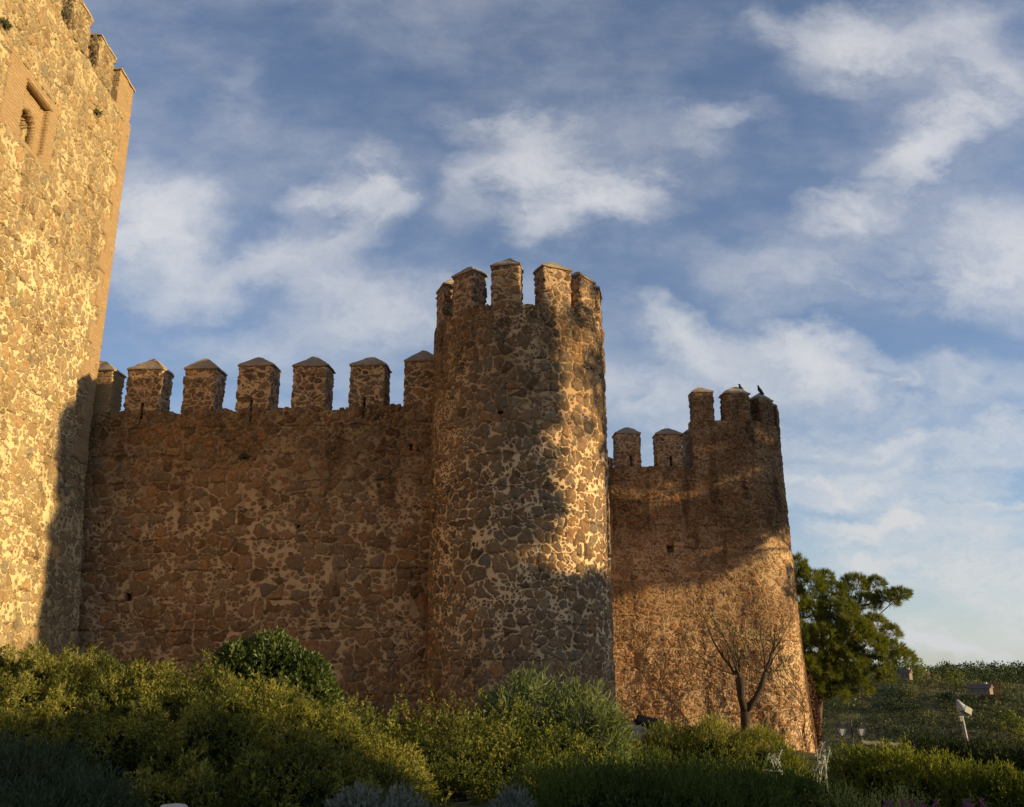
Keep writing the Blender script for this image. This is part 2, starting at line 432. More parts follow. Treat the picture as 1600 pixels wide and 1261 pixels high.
WARM_STONES = [(0, (.15, .09, .045)), (.2, (.29, .17, .085)), (.4, (.19, .13, .078)), (.58, (.35, .185, .08)), (.75, (.21, .155, .105)), (.9, (.34, .23, .13)), (1, (.15, .11, .075))]
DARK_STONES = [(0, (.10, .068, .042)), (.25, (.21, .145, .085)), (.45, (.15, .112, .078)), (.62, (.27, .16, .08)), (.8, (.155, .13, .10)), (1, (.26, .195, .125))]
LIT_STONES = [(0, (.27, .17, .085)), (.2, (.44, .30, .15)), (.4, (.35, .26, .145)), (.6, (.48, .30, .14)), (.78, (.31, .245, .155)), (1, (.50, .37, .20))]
M = {}
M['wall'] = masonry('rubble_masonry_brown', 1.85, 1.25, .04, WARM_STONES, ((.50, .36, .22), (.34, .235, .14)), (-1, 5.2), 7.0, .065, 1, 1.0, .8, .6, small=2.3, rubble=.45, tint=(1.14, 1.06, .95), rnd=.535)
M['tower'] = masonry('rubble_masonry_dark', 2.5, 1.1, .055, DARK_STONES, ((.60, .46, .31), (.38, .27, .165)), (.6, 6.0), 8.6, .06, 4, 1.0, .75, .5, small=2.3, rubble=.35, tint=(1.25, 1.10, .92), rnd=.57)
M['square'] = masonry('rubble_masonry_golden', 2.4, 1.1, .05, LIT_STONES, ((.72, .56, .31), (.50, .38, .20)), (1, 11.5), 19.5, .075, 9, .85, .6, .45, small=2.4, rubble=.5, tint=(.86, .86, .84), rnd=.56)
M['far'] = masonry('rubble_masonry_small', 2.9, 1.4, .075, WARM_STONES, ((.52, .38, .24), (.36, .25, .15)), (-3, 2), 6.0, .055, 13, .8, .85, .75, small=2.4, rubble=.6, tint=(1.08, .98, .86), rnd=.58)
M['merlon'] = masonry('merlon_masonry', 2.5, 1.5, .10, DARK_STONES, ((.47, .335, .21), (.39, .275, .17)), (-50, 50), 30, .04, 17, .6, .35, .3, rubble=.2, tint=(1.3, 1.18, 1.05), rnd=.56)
M['brick'] = brick_mat('thin_brick', (.9, .88, .85))
M['cap'] = plain('weathered_mortar_cap', (.36, .275, .195), .95, .6, 5, .8, c2=(.24, .18, .125))
M['cap_gold'] = plain('golden_mortar_cap', (.50, .35, .18), .95, .5, 5, .8)
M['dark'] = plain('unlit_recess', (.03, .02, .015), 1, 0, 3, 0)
M['wood'] = plain('door_wood', (.06, .04, .025), .8, .5, 10, .5)
M['bark'] = plain('bark', (.06, .04, .028), .95, .6, 14, 1.0)
M['pinebark'] = plain('pine_bark', (.14, .08, .055), .95, .6, 8, 1.0)
M['twig'] = plain('twig', (.14, .085, .05), .9, .3, 10, .3)
M['hedge_l'] = leaf_mat('hedge_leaf', [(.012, .02, .005), (.05, .064, .012), (.15, .15, .028), (.34, .30, .08)], .42)
M['hedge_m'] = leaf_mat('hedge_leaf_green', [(.012, .022, .005), (.045, .062, .010), (.12, .13, .024), (.28, .26, .065)], .42)
M['laurel'] = leaf_mat('glossy_leaf', [(.018, .032, .008), (.055, .082, .018), (.13, .15, .04)], .2, .5, .3)
M['oleander'] = leaf_mat('long_leaf', [(.03, .045, .014), (.09, .12, .04), (.19, .21, .09)], .3)
M['juniper'] = leaf_mat('juniper_sprig', [(.018, .032, .007), (.045, .068, .010), (.10, .125, .018)], .25, .7)
M['conifer'] = leaf_mat('conifer_sprig', [(.022, .038, .007), (.07, .09, .013), (.20, .20, .035)], .48, .7)
M['sage'] = leaf_mat('grey_leaf', [(.09, .10, .08), (.14, .155, .125), (.20, .21, .175)], .15, .8)
M['bluegrey'] = leaf_mat('blue_green_leaf', [(.018, .03, .014), (.04, .058, .026), (.08, .10, .042)], .15, .8)
M['pine'] = leaf_mat('pine_needles', [(.035, .05, .012), (.10, .12, .022), (.20, .195, .04)], .25, .7)
M['pine_far'] = leaf_mat('dark_needles', [(.018, .03, .010), (.035, .05, .014), (.055, .07, .018)], .1, .7)
M['scrubdark'] = leaf_mat('dark_hedge_leaf', [(.015, .024, .008), (.03, .042, .010), (.05, .062, .014)], .1, .8)
M['scrub'] = leaf_mat('scrub_leaf', [(.018, .030, .014), (.04, .055, .020), (.085, .09, .03), (.17, .155, .06)], .1, .8, ns=.09, nw=.75, rw=.35)
M['silver'] = leaf_mat('silver_stem', [(.30, .31, .27), (.42, .42, .36)], .1, .8)
M['lime'] = leaf_mat('lime_leaf', [(.14, .16, .04), (.22, .23, .07), (.30, .29, .11)], .3, .7)
M['petal'] = leaf_mat('purple_petal', [(.22, .02, .25), (.40, .05, .38)], .3, .6)
M['ivy'] = leaf_mat('young_leaf', [(.08, .10, .02), (.14, .17, .04)], .3)
M['dry'] = leaf_mat('dry_red_creeper', [(.05, .02, .013), (.085, .033, .018), (.12, .05, .028)], .1, .8)
M['inner'] = plain('inner_shade', (.014, .016, .007), 1, .4, 6, .5, 0)  # near-black stand-in for the shade deep inside foliage
M['soil'] = plain('garden_soil', (.11, .08, .05), 1, .5, 3, .6, 0, (.06, .07, .025))
M['metal'] = plain('grey_metal', (.30, .30, .29), .5, .2, 20, .1, .5)
M['white'] = plain('white_housing', (.50, .49, .46), .45, .4, 20, .1, .5)
M['iron'] = plain('dark_iron', (.02, .02, .02), .6, .2, 20, .1, .4)
M['glass'] = plain('opal_glass', (.62, .60, .55), .3, .1, 20, 0, .5)
M['rock'] = plain('grey_boulder', (.30, .25, .20), .95, .6, 2.5, 1, .2)
M['log'] = plain('weathered_log', (.20, .165, .13), .95, .5, 7, .8)
M['plaster'] = plain('pale_plaster', (.62, .52, .42), .9, .2, 2, .2)
M['housewall'] = plain('house_plaster', (.22, .165, .12), .9, .3, .6, .2)
M['tile'] = plain('roof_tile', (.15, .095, .075), .9, .4, 2, .3)
M['feather'] = plain('dark_feathers', (.035, .038, .048), .7, .3, 30, .1)


# ------------------------------------------------------------------ the ground
def gz(x, y):
    x = np.asarray(x, float); y = np.asarray(y, float)
    g = -1.75 - .075 * np.clip(x, 0, 14) - .022 * np.clip(y - 20, 0, 20) + .05 * np.clip(-x, 0, 14)
    e = np.clip((y - 40 + .25 * (x - 14)) / 1.0, 0, None)            # the bank behind the towers
    drop = -np.minimum(e * .34, 55.)
    drop = np.where(x > 0, drop, drop * .3)
    # opposite side of the valley
    s = np.clip((y - 120) / 230., 0, 1); s = s * s * (3 - 2 * s)
    crest = -4.5 + 5.0 * np.sin(x * .011 + 1.2) * .5 + 1.6 * np.sin(x * .035 + y * .01)
    near = g + drop
    z = near * (1 - s) + crest * s
    s2 = np.clip((y - 420) / 420., 0, 1); s2 = s2 * s2 * (3 - 2 * s2)
    z = z + s2 * (4.5 + 1.5 * np.sin(x * .006))- 9 * np.exp(-((y - 440) / 70.) ** 2)
    return z + .12 * np.sin(x * .7 + 1) * np.sin(y * .55)


def ground_sheet():
    xs = np.concatenate([np.linspace(-2500, -60, 14)[:-1], np.linspace(-60, 60, 121)[:-1], np.linspace(60, 500, 90)[:-1], np.linspace(500, 3000, 16)])
    ys = np.concatenate([np.linspace(-600, -20, 8)[:-1], np.linspace(-20, 70, 91)[:-1], np.linspace(70, 520, 110)[:-1], np.linspace(520, 1000, 40)[:-1], np.linspace(1000, 4500, 10)])
    X, Y = np.meshgrid(xs, ys, indexing='ij'); Z = gz(X, Y)
    nx, ny = X.shape
    v = np.stack([X, Y, Z], -1).reshape(-1, 3)
    i, j = np.meshgrid(np.arange(nx - 1), np.arange(ny - 1), indexing='ij'); a = (i * ny + j).ravel()
    q = np.stack([a, a + ny, a + ny + 1, a + 1], 1)
    m, t = new_mat('ground_surface')
    co = t.n('ShaderNodeTexCoord').outputs['Object']
    n = t.noise(co, .06, 6, .65); n2 = t.noise(co, 1.2, 5, .7); n3 = t.noise(co, .02, 4, .6)
    col = t.mix(t.rng(n, .42, .6), (.075, .075, .035, 1), (.15, .125, .07, 1))
    col = t.mix(t.rng(n3, .45, .6), col, (.055, .065, .035, 1))
    col = t.mix(t.m('MULTIPLY', t.rng(n2, .4, .7), .5), col, (.045, .04, .02, 1))
    finish(t, col, 1, bump=n2, bstr=.6, bdist=.2, spec=0)
    o = link('ground', mesh_np('ground', v, q), m)
    tag(o, kind='structure')


ground_sheet()


# ------------------------------------------------------------------ masonry pieces
def cap(frame, u0, u1, w0, w1, z0, h, mat, parent, over=.045, seed=0):
    """hipped stone cap with a short ridge, uneven like hand-laid mortar"""
    rnd = random.Random(seed)
    bm = bmesh.new()
    a, b, c, d = u0 - over, u1 + over, w0 - over, w1 + over
    zb = z0 + .05
    L = (b - a); Dp = (d - c); r = min(L, Dp) / 2 * .93
    def V(u, v, w): return bm.verts.new(frame(np.array([u]), np.array([v]), np.array([w]))[0])
    lo = [V(a, z0, c), V(b, z0, c), V(b, z0, d), V(a, z0, d)]
    up = [V(a, zb, c), V(b, zb, c), V(b, zb, d), V(a, zb, d)]
    cu, cw = (a + b) / 2, (c + d) / 2
    ru = max(.05, (L / 2 - r) * .45); rw = max(.0, (Dp / 2 - r) * .45)
    k = rnd.uniform(-.03, .03)
    if L >= Dp:
        t0, t1 = V(cu - ru, z0 + h + k, cw), V(cu + ru, z0 + h - k, cw)
        fs = [(up[0], up[1], t1, t0), (up[2], up[3], t0, t1), (up[1], up[2], t1), (up[3], up[0], t0)]
    else:
        t0, t1 = V(cu, z0 + h + k, cw - max(.07, rw)), V(cu, z0 + h - k, cw + max(.07, rw))
        fs = [(up[0], up[1], t0), (up[1], up[2], t1, t0), (up[2], up[3], t1), (up[3], up[0], t0, t1)]
    bm.faces.new(lo[::-1])
    for i in range(4): bm.faces.new((lo[i], lo[(i + 1) % 4], up[(i + 1) % 4], up[i]))
    for f in fs: bm.faces.new(f)
    bmesh.ops.recalc_face_normals(bm, faces=bm.faces)
    bmesh.ops.triangulate(bm, faces=bm.faces)
    bmesh.ops.subdivide_edges(bm, edges=[e for e in bm.edges if e.calc_length() > .12], cuts=2, use_grid_fill=True)
    bmesh.ops.subdivide_edges(bm, edges=[e for e in bm.edges if e.calc_length() > .14], cuts=1, use_grid_fill=True)
    bmesh.ops.smooth_vert(bm, verts=[v for v in bm.verts if v.co.z > zb + .02], factor=.08, use_axis_x=True, use_axis_y=True, use_axis_z=True)
    co = np.array([v.co[:] for v in bm.verts])
    n = vnoise(co, 4.0, seed) * .016 + vnoise(co, 11.0, seed + 3) * .010
    nn = vnoise(co, 5.0, seed + 9) * .012
    for v, dz, dx in zip(bm.verts, n, nn): v.co.z += dz; v.co.x += dx
    bm_obj('cap', bm, mat, parent)


def merlon(frame, u0, u1, w0, w1, z0, z1, hcap, parent, mat, capmat, slit=None, seed=0, name='merlon', step=.055):
    us, vs, ws = lines(u0, u1, step), lines(z0, z1, step), lines(w0, w1, step)
    cut = None
    if slit:
        uc, zt = slit
        cut = lambda u, v, w: (np.abs(u - uc) < .05) & (v < zt)
    cut0 = cut
    def cut(u, v, w):
        e = (np.minimum(u - u0, u1 - u) < step) & (np.minimum(w - w0, w1 - w) < step)
        m = e & (np.sin(v * 9.1 + seed * 1.7) + np.sin(v * 23.0 + seed) > .75)
        return m | cut0(u, v, w) if cut0 else m
    o = voxel(name, us, vs, ws, frame, mat, parent, cut, (seed * 2.7, seed * 1.9 - z0))
    cap(frame, u0, u1, w0, w1, z1 - .01, hcap, capmat, o, seed=seed)
    return o


def put_child_fix(o): pass


def hole_cut(holes):
    def cut(u, v, w):
        m = np.zeros(u.shape, bool)
        for (hu, hv, hw, hh, dep) in holes:
            m |= (np.abs(u - hu) < hw / 2) & (np.abs(v - hv) < hh / 2) & (w < dep)
        return m
    return cut


def rag(u, v, top, seed=0, amp=.13):
    n = np.sin(u * 2.3 + seed) + np.sin(u * 5.9 + seed * 2) * .8 + np.sin(u * 13.7 + seed) * .6
    return v > top - amp * np.clip(n * .55, 0, 1)


# ---- curtain wall between the square tower and the round tower
A0 = np.array([-13.9, 28.45]); A1 = np.array([-.5, 27.25])
du = (A1 - A0) / np.linalg.norm(A1 - A0)
fw = planar((A0[0], A0[1], 0), du)
def wall_u(px, py):
    """where the view ray through a pixel meets the curtain wall's face"""
    a, b = pdir(px, py)
    nrm = np.array([-du[1], du[0]])
    t_ = A0 @ nrm / (np.array([a, 1.0]) @ nrm)
    p = np.array([a, 1.0]) * t_
    return float((p - A0) @ du), b * t_
LW = float(np.linalg.norm(A1 - A0))
cw = empty('curtain_wall', (float((A0[0] + A1[0]) / 2), 28, -1.6), 'long straight battlemented stone wall in shade between the golden square tower and the big round tower', 'castle wall')
TOPW = 8.02
hl = []
for (px, py, s_, d_) in [(200, 932, .20, .5), (467, 822, .14, .5), (643, 700, .2, .4), (350, 782, .10, .3)]:
    u_, z_ = wall_u(px, py); hl.append((u_, z_, s_, s_ * 1.15, d_))
centres = []
for px in (146, 224, 311, 397, 483, 573, 658):
    u_, _ = wall_u(px, 600); centres.append(u_)
slit_i = {1: 221, 3: 392, 5: 568}
sl_u = {i: wall_u(px, 640)[0] for i, px in slit_i.items()}
base_cut = hole_cut(hl)
def wcut(u, v, w):
    m = base_cut(u, v, w)
    for i, su in sl_u.items(): m |= (np.abs(u - su) < .05) & (v > TOPW - .42)
    m |= (w > .80) & (v > TOPW - 1.1); m |= rag(u, v, TOPW, 1) & (np.min(np.abs(u[..., None] - np.array(centres)), axis=-1) > .5)
    return m
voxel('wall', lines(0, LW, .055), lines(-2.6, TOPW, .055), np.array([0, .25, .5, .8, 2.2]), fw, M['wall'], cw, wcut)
rn = random.Random(5)
for i, u_ in enumerate(centres):
    wdt = 1.10 + rn.uniform(-.06, .05)
    if i == 0: wdt = 1.2
    merlon(fw, u_ - wdt / 2, u_ + wdt / 2, .03, .80, TOPW - .01, TOPW + 1.42 + rn.uniform(-.06, .05), .46 + rn.uniform(-.05, .04), cw,
           M['brick'] if i == 0 else M['merlon'], M['cap'], (sl_u[i], TOPW + .33) if i in sl_u else None, seed=20 + i)

# ---- big round tower (U-shaped in plan)
TX, TY, TR = .22, 26.5, 2.56
L1 = 6.0; LA = math.pi * TR
def ft(u, v, w):
    u = np.asarray(u, float); w = np.asarray(w, float); v = np.asarray(v, float)
    r = TR - w + .05 * np.clip((1.5 - v) / 4, 0, 1)
    th = (u - L1) / TR - math.pi / 2
    thc = np.clip(th, -math.pi / 2, math.pi / 2)
    x = TX + r * np.sin(thc); y = TY - r * np.cos(thc)
    y = y + np.where(th < -math.pi / 2, (L1 - u), 0) + np.where(th > math.pi / 2, (u - L1 - LA), 0)
    return np.stack([x, y, v], 1)
def tow_u(deg): return L1 + (R(deg) + math.pi / 2) * TR
rt = empty('round_tower', (TX, TY, -1.8), 'big round battlemented stone tower in the middle, dappled with sunlight down its right side', 'castle tower')
TOPT = 9.98
def tow_px(px, py):
    a, b = pdir(px, py)
    d = np.array([a, 1.0]); c = np.array([TX, TY])
    A_, B_, C_ = d @ d, -2 * d @ c, c @ c - TR * TR
    t_ = (-B_ - math.sqrt(max(0, B_ * B_ - 4 * A_ * C_))) / (2 * A_)
    p = d * t_ - c
    return tow_u(math.degrees(math.atan2(p[0], -p[1]))), b * t_
th = []
for (px, py, s_) in [(782, 645, .13), (711, 910, .11), (810, 905, .07)]:
    u_, z_ = tow_px(px, py); th.append((u_, z_, s_, s_, .4))
tc0 = hole_cut(th)
def tcut(u, v, w): return tc0(u, v, w) | rag(u, v, TOPT, 2, .12) | ((w > .6) & (v > TOPT - 1.2))
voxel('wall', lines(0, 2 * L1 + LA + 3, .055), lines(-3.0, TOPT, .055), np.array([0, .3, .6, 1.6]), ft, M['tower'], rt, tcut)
MDEG = [(-98, .8), (-71, .74), (-41, .80), (-9.5, .80), (25.5, .88), (53, .80), (80, .80), (104, .8)]
for i, (dg, wd) in enumerate(MDEG):
    a = R(dg); n = np.array([math.sin(a), -math.cos(a)]); tt = np.array([math.cos(a), math.sin(a)])
    rr = math.sqrt(TR * TR - wd * wd / 4) - .02
    c = np.array([TX, TY]) + n * rr
    fr = planar((c[0], c[1], 0), tt)
    merlon(fr, -wd / 2, wd / 2, .0, .56, TOPT - .15, TOPT + 1.18, .34, rt, M['merlon'], M['cap'], seed=40 + i)

# ---- lower wall behind the round tower
ROT2 = R(3.5)
d2 = np.array([math.cos(ROT2), math.sin(ROT2)])
B0 = np.array([2.0, 36.3])
f2 = planar((B0[0], B0[1], 0), d2)
w2 = empty('curtain_wall', (5.5, 37, -2.4), 'short lower battlemented stone wall between the big round tower and the far round tower', 'castle wall')
def w2_u(px, py, off=0.0):
    a, b = pdir(px, py); nrm = np.array([-d2[1], d2[0]]); o = B0 + nrm * off
    t_ = o @ nrm / (np.array([a, 1.0]) @ nrm); p = np.array([a, 1.0]) * t_
    return float((p - o) @ d2), b * t_
TOP2 = w2_u(1012, 729)[1]
h2 = [(w2_u(px, py)[0], w2_u(px, py)[1], .3, .3, .5) for px, py in ((1047, 858),)]
s2 = [w2_u(986, 715)[0], w2_u(1048, 715)[0]]
c20 = hole_cut(h2)
def cut2(u, v, w):
    return c20(u, v, w) | rag(u, v, TOP2, 3, .10) & ((u < s2[0] - .6) | (np.abs(u - (s2[0] + s2[1]) / 2) < .3)) | ((w > .7) & (v > TOP2 - 1.0))
NX = w2_u(1083, 700)[0]
voxel('wall', lines(0, NX + .02, .06), lines(-3.8, TOP2, .06), np.array([0, .3, .7, 2.0]), f2, M['far'], w2, cut2, (31, 0))
for i, (x0, x1) in enumerate(((963, 1001), (1027, 1066))):
    ua, ub = w2_u(x0, 700)[0], w2_u(x1, 700)[0]
    merlon(f2, ua, ub, .02, .72, TOP2 - .01, w2_u(980, 677)[1], .36, w2, M['merlon'], M['cap'], (s2[i], TOP2 + .45), seed=60 + i, step=.06)
# the inner parapet seen through the crenels
ub = w2_u(960, 700, 3.0)[0]
voxel('inner_parapet', lines(ub - 2.5, ub + 1.45, .12), lines(TOP2 - 1.5, TOP2 + .55, .12), np.array([3.0, 3.5]), f2, M['far'], w2)
merlon(f2, ub - 1.2, ub - .1, 3.0, 3.6, TOP2 + .5, TOP2 + .95, .3, w2, M['merlon'], M['cap'], seed=66, step=.08)
ub = w2_u(1072, 700, 2.4)[0]
merlon(f2, ub, ub + .95, 2.4, 3.1, TOP2 - .8, w2_u(1070, 676, 2.4)[1], .36, w2, M['merlon'], M['cap'], seed=67, step=.08)

# ---- far round tower: flat flank flowing into a rounded nose
NX = w2_u(1083, 700)[0]
FX0 = NX                       # flat part from here
RF = 2.45
FL = 1.95                      # length of the flat part
CF = B0 + d2 * (FX0 + FL) + np.array([-d2[1], d2[0]]) * (RF - .004)
LB = 2.5
def ff(u, v, w):
    u = np.asarray(u, float); w = np.asarray(w, float); v = np.asarray(v, float)
    uu = u - FL
    bat = (.02 * np.clip(9 - v, 0, 9) + .22 * np.clip((1 - v) / 4, 0, 1) ** 1.5) * np.clip(uu / 2.2, 0, 1)
    r = RF - w + bat
    th = np.clip(uu / RF, 0, R(150))
    nx = -d2[1]; ny = d2[0]                      # inward
    ang0 = ROT2
    x = CF[0] + r * np.sin(th + ang0 * 1.0); y = CF[1] - r * np.cos(th + ang0)
    fl = np.clip(FL - u, 0, FL)
    x = x - d2[0] * fl; y = y - d2[1] * fl
    back = np.clip(-u, 0, None)                 # the left flank running back
    kx = np.where(u < 0, 1, 0)
    x = x + kx * (nx * back + d2[0] * (w * 1.0) ); y = y + kx * (ny * back + d2[1] * w)
    return np.stack([x, y, v], 1)
ftw = empty('round_tower', (float(CF[0]), float(CF[1]), -3), 'farther stone tower on the right, vine-streaked at its foot, two birds on top', 'castle tower')
TOPF = w2_u(1125, 656)[1] - .02
voxel('wall', lines(0, FL + RF * R(150), .06), lines(-4.2, TOPF, .06), np.array([0, .3, .6, 2.2]), ff, M['far'], ftw, lambda u, v, w: (w > .6) & (v > TOPF - 1.2), (50, 0))
def fu(px):
    """position along the far tower's face that shows at the abscissa px (height of its parapet)"""
    uu = np.linspace(-.5, FL + RF * R(95), 600); p = ff(uu, np.full(600, 9.9), np.zeros(600))
    q = 800 + 1432 * p[:, 0] / p[:, 1] * .9616
    return float(uu[np.argmin(np.abs(q - px))])
def fmer(ua, ub, seed, zt, hc=.34):
    return ff, merlon(ff, ua, ub, -.02, .62, TOPF - .02, zt, hc, ftw, M['far'], M['cap'], seed=seed, step=.06)
ZT = w2_u(1100, 613)[1]
fmer(fu(1084), fu(1115), 70, ZT, .34)
UH = (fu(1133), fu(1133) + 1.08); UI = (UH[1] + .45, UH[1] + 1.42)
frH, mH = fmer(UH[0], UH[1], 71, ZT - .03, .40)
frI, mI = fmer(UI[0], UI[1], 72, ZT - .12, .36)
fmer(UI[1] + .5, UI[1] + 1.4, 73, ZT - .2, .34)
fmer(UI[1] + 1.9, UI[1] + 2.8, 74, ZT - .2, .34)

# ---- square tower on the left
DY = (-.037, 1.0)
cor = P(150, 560, 28.0); cor = np.array([-.4778 * 28.0, 28.0])
dsq = -np.array(DY) / np.linalg.norm(DY)                  # towards the camera
LQ = 13.0
Q0 = cor + dsq * LQ
fq = planar((Q0[0], Q0[1], 0), -dsq)                     # seen from the right side: u runs away from the camera
sq = empty('square_tower', (float(cor[0]) - 3, 22.0, -1), 'tall golden sunlit square tower at the left edge with brick corner and arched window', 'castle tower')
def sq_u(px, py):
    a, b = pdir(px, py); n_ = np.array([dsq[1], -dsq[0]]); n_ = n_ / np.linalg.norm(n_)
    t_ = Q0 @ n_ / (np.array([a, 1.0]) @ n_); p = np.array([a, 1.0]) * t_
    return float((p - Q0) @ (-dsq)), b * t_
TOPS = sq_u(206, 165)[1]
TOPS = 18.35
def fq2(u, v, w):
    """face of the square tower with the foot of the wall battered out"""
    p = fq(u, v, w)
    b_ = np.clip((7.0 - np.asarray(v)) / 8.5, 0, 1) * .75
    p[:, 0] += b_ * np.clip(1 - np.asarray(w), 0, 1)
    return p
wu, wz = 0, 0
u1, z1 = sq_u(38, 190)
ARW, ARH = .86, .62         # arch opening width, height of its straight part
ARU = sq_u(38, 190)[0] + .50; ARZ = 13.85
FR = (sq_u(3, 130)[0] + .15, sq_u(84, 225)[0] + .0, 13.92, 15.72)   # brick frame u0,u1,z0,z1
def arch_in(u, v, grow=0.0):
    r = ARW / 2 + grow
    zc = ARZ + ARH
    return (np.abs(u - ARU) < r) & (v > ARZ - grow) & (v < zc) | (((u - ARU) ** 2 + (v - zc) ** 2 < r * r) & (v >= zc))
def sqcut(u, v, w):
    m = (u > FR[0]) & (u < FR[1]) & (v > FR[2] - .35) & (v < FR[3]) & (w < .45)
    m |= arch_in(u, v) & (w < 1.6)
    for (px, py, s_) in [(146, 425, .22), (116, 668, .14), (87, 62, .12), (150, 170, .12), (122, 600, .1)]:
        hu, hz = sq_u(px, py); m |= (np.abs(u - hu) < s_ / 2) & (np.abs(v - hz) < s_ / 2) & (w < .5)
    return m
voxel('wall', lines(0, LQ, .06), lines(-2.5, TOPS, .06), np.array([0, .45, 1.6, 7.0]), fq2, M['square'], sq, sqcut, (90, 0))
# brick corner, toothed like quoins, wrapping round the far corner
def qcut(u, v, w):
    k = np.floor((v + 3) / .62)
    return (u < LQ - .55 - .38 * (np.mod(k, 2)) - .1 * np.sin(k * 7.3)) & (v < TOPS)
def fq3(u, v, w):
    p = fq2(u, v, np.zeros_like(w)); p[:, 0] += np.where(w < .5, .055, -.4); return p
voxel('brick_corner', lines(LQ - 1.1, LQ + .02, .055), lines(6.2, TOPS + .002, .0475), np.array([0, 1.0]), fq3, M['brick'], sq, qcut)
# brick window frame: outer surround, recessed panel, arch
def fwin(off):
    def g(u, v, w): return fq(u, v, np.asarray(w) + off)
    return g
win = voxel('window_frame', lines(FR[0], FR[1], .05), lines(FR[2] - .35, FR[3], .0475), np.array([-.02, .09, .18, .46]), fwin(0), M['brick'], sq,
            lambda u, v, w: ((u > FR[0] + .95) & (u < FR[1] - .5) & (v > FR[2] + .0) & (v < FR[3] - .28) & (w < .18)) | (arch_in(u, v) | (arch_in(u, v, .16) & (w < .3))))
voxel('window_hood', lines(FR[0] + .88, FR[1] - .42, .05), lines(FR[3] - .34, FR[3] - .22, .0475), np.array([-.07, .20]), fwin(0), M['brick'], win)
voxel('window_dark_panel', lines(ARU - .7, ARU + .7, .1), lines(ARZ - .1, ARZ + 1.45, .1), np.array([1.3, 1.4]), fwin(0), M['dark'], win)  # near-black panel standing for the dark interior behind the arch
# merlons of the square tower
for i, (px, py) in enumerate([(211, 137), (181, 85), (145, 25)]):
    ue = sq_u(px, py)[0]
    if i == 0: ue = LQ
    merlon(fq, ue - 1.2, ue, .0, .7, TOPS - .01, sq_u(211, 140)[1] - .12, .38, sq, M['brick'] if i == 0 else M['square'], M['cap_gold'], seed=80 + i, step=.05, name='merlon')
for i in range(4):
    ue = sq_u(145, 25)[0] - 1.85 * (i + 1)
    merlon(fq, ue - 1.2, ue, .0, .7, TOPS - .01, sq_u(211, 140)[1] - .12, .38, sq, M['square'], M['cap_gold'], seed=84 + i, step=.07)


# ------------------------------------------------------------------ foliage
def leaves_mesh(base, direc, L, Wd, rs, fold=.25):
    """one pointed leaf per row: 4 verts"""
    n = len(base)
    direc = direc / (np.linalg.norm(direc, axis=1, keepdims=True) + 1e-9)
    rv = rs.normal(size=(n, 3)); side = np.cross(direc, rv); side /= (np.linalg.norm(side, axis=1, keepdims=True) + 1e-9)
    up = np.cross(side, direc)
    L = np.asarray(L).reshape(-1, 1) * np.ones((n, 1)); Wd = np.asarray(Wd).reshape(-1, 1) * np.ones((n, 1))
    mid = base + direc * L * .5 + up * L * fold * .25
    tip = base + direc * L
    v = np.stack([base, mid + side * Wd * .5, tip, mid - side * Wd * .5], 1).reshape(-1, 3)
    q = np.arange(n * 4).reshape(-1, 4)
    return v, q


def blob_points(blobs, dens, rs, clump=.12, freq=2.0, seed=0, zmin=-.5):
    pts, nrm = [], []
    bl = np.array(blobs, float)
    for k, (cx, cy, cz, rx, ry, rz) in enumerate(bl):
        area = 4 * math.pi * (((rx * ry) ** 1.6 + (rx * rz) ** 1.6 + (ry * rz) ** 1.6) / 3) ** (1 / 1.6)
        n = int(area * dens)
        d = rs.normal(size=(n, 3)); d /= np.linalg.norm(d, axis=1, keepdims=True)
        d = d[d[:, 2] > zmin]
        rad = 1 + clump * vnoise(d * np.array([rx, ry, rz]) + bl[k, :3], freq, seed)
        rad = rad - np.abs(rs.normal(size=len(d))) * .06
        p = bl[k, :3] + d * np.array([rx, ry, rz]) * rad[:, None]
        nn = d / np.array([rx, ry, rz]); nn /= np.linalg.norm(nn, axis=1, keepdims=True)
        keep = np.ones(len(p), bool)
        for j in range(len(bl)):
            if j == k: continue
            e = np.sum(((p - bl[j, :3]) / (bl[j, 3:] * .86)) ** 2, axis=1); keep &= e > 1
        pts.append(p[keep]); nrm.append(nn[keep])
    return np.concatenate(pts), np.concatenate(nrm)


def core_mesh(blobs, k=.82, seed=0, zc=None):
    """near-black filler inside a shrub, standing for the shade between its leaves"""
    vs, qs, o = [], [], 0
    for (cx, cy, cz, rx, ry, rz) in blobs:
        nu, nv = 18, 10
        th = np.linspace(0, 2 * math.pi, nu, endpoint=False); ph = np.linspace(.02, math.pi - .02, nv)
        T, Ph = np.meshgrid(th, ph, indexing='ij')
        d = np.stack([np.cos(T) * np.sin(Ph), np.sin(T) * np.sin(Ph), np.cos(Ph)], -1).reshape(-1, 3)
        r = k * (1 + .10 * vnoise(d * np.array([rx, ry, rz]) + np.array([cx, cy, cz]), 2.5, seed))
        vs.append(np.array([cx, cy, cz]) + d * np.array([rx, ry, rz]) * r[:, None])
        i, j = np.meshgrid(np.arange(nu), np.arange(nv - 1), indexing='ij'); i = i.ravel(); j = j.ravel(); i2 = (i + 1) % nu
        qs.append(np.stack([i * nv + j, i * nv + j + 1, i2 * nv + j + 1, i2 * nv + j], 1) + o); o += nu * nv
    return np.concatenate(vs), np.concatenate(qs)


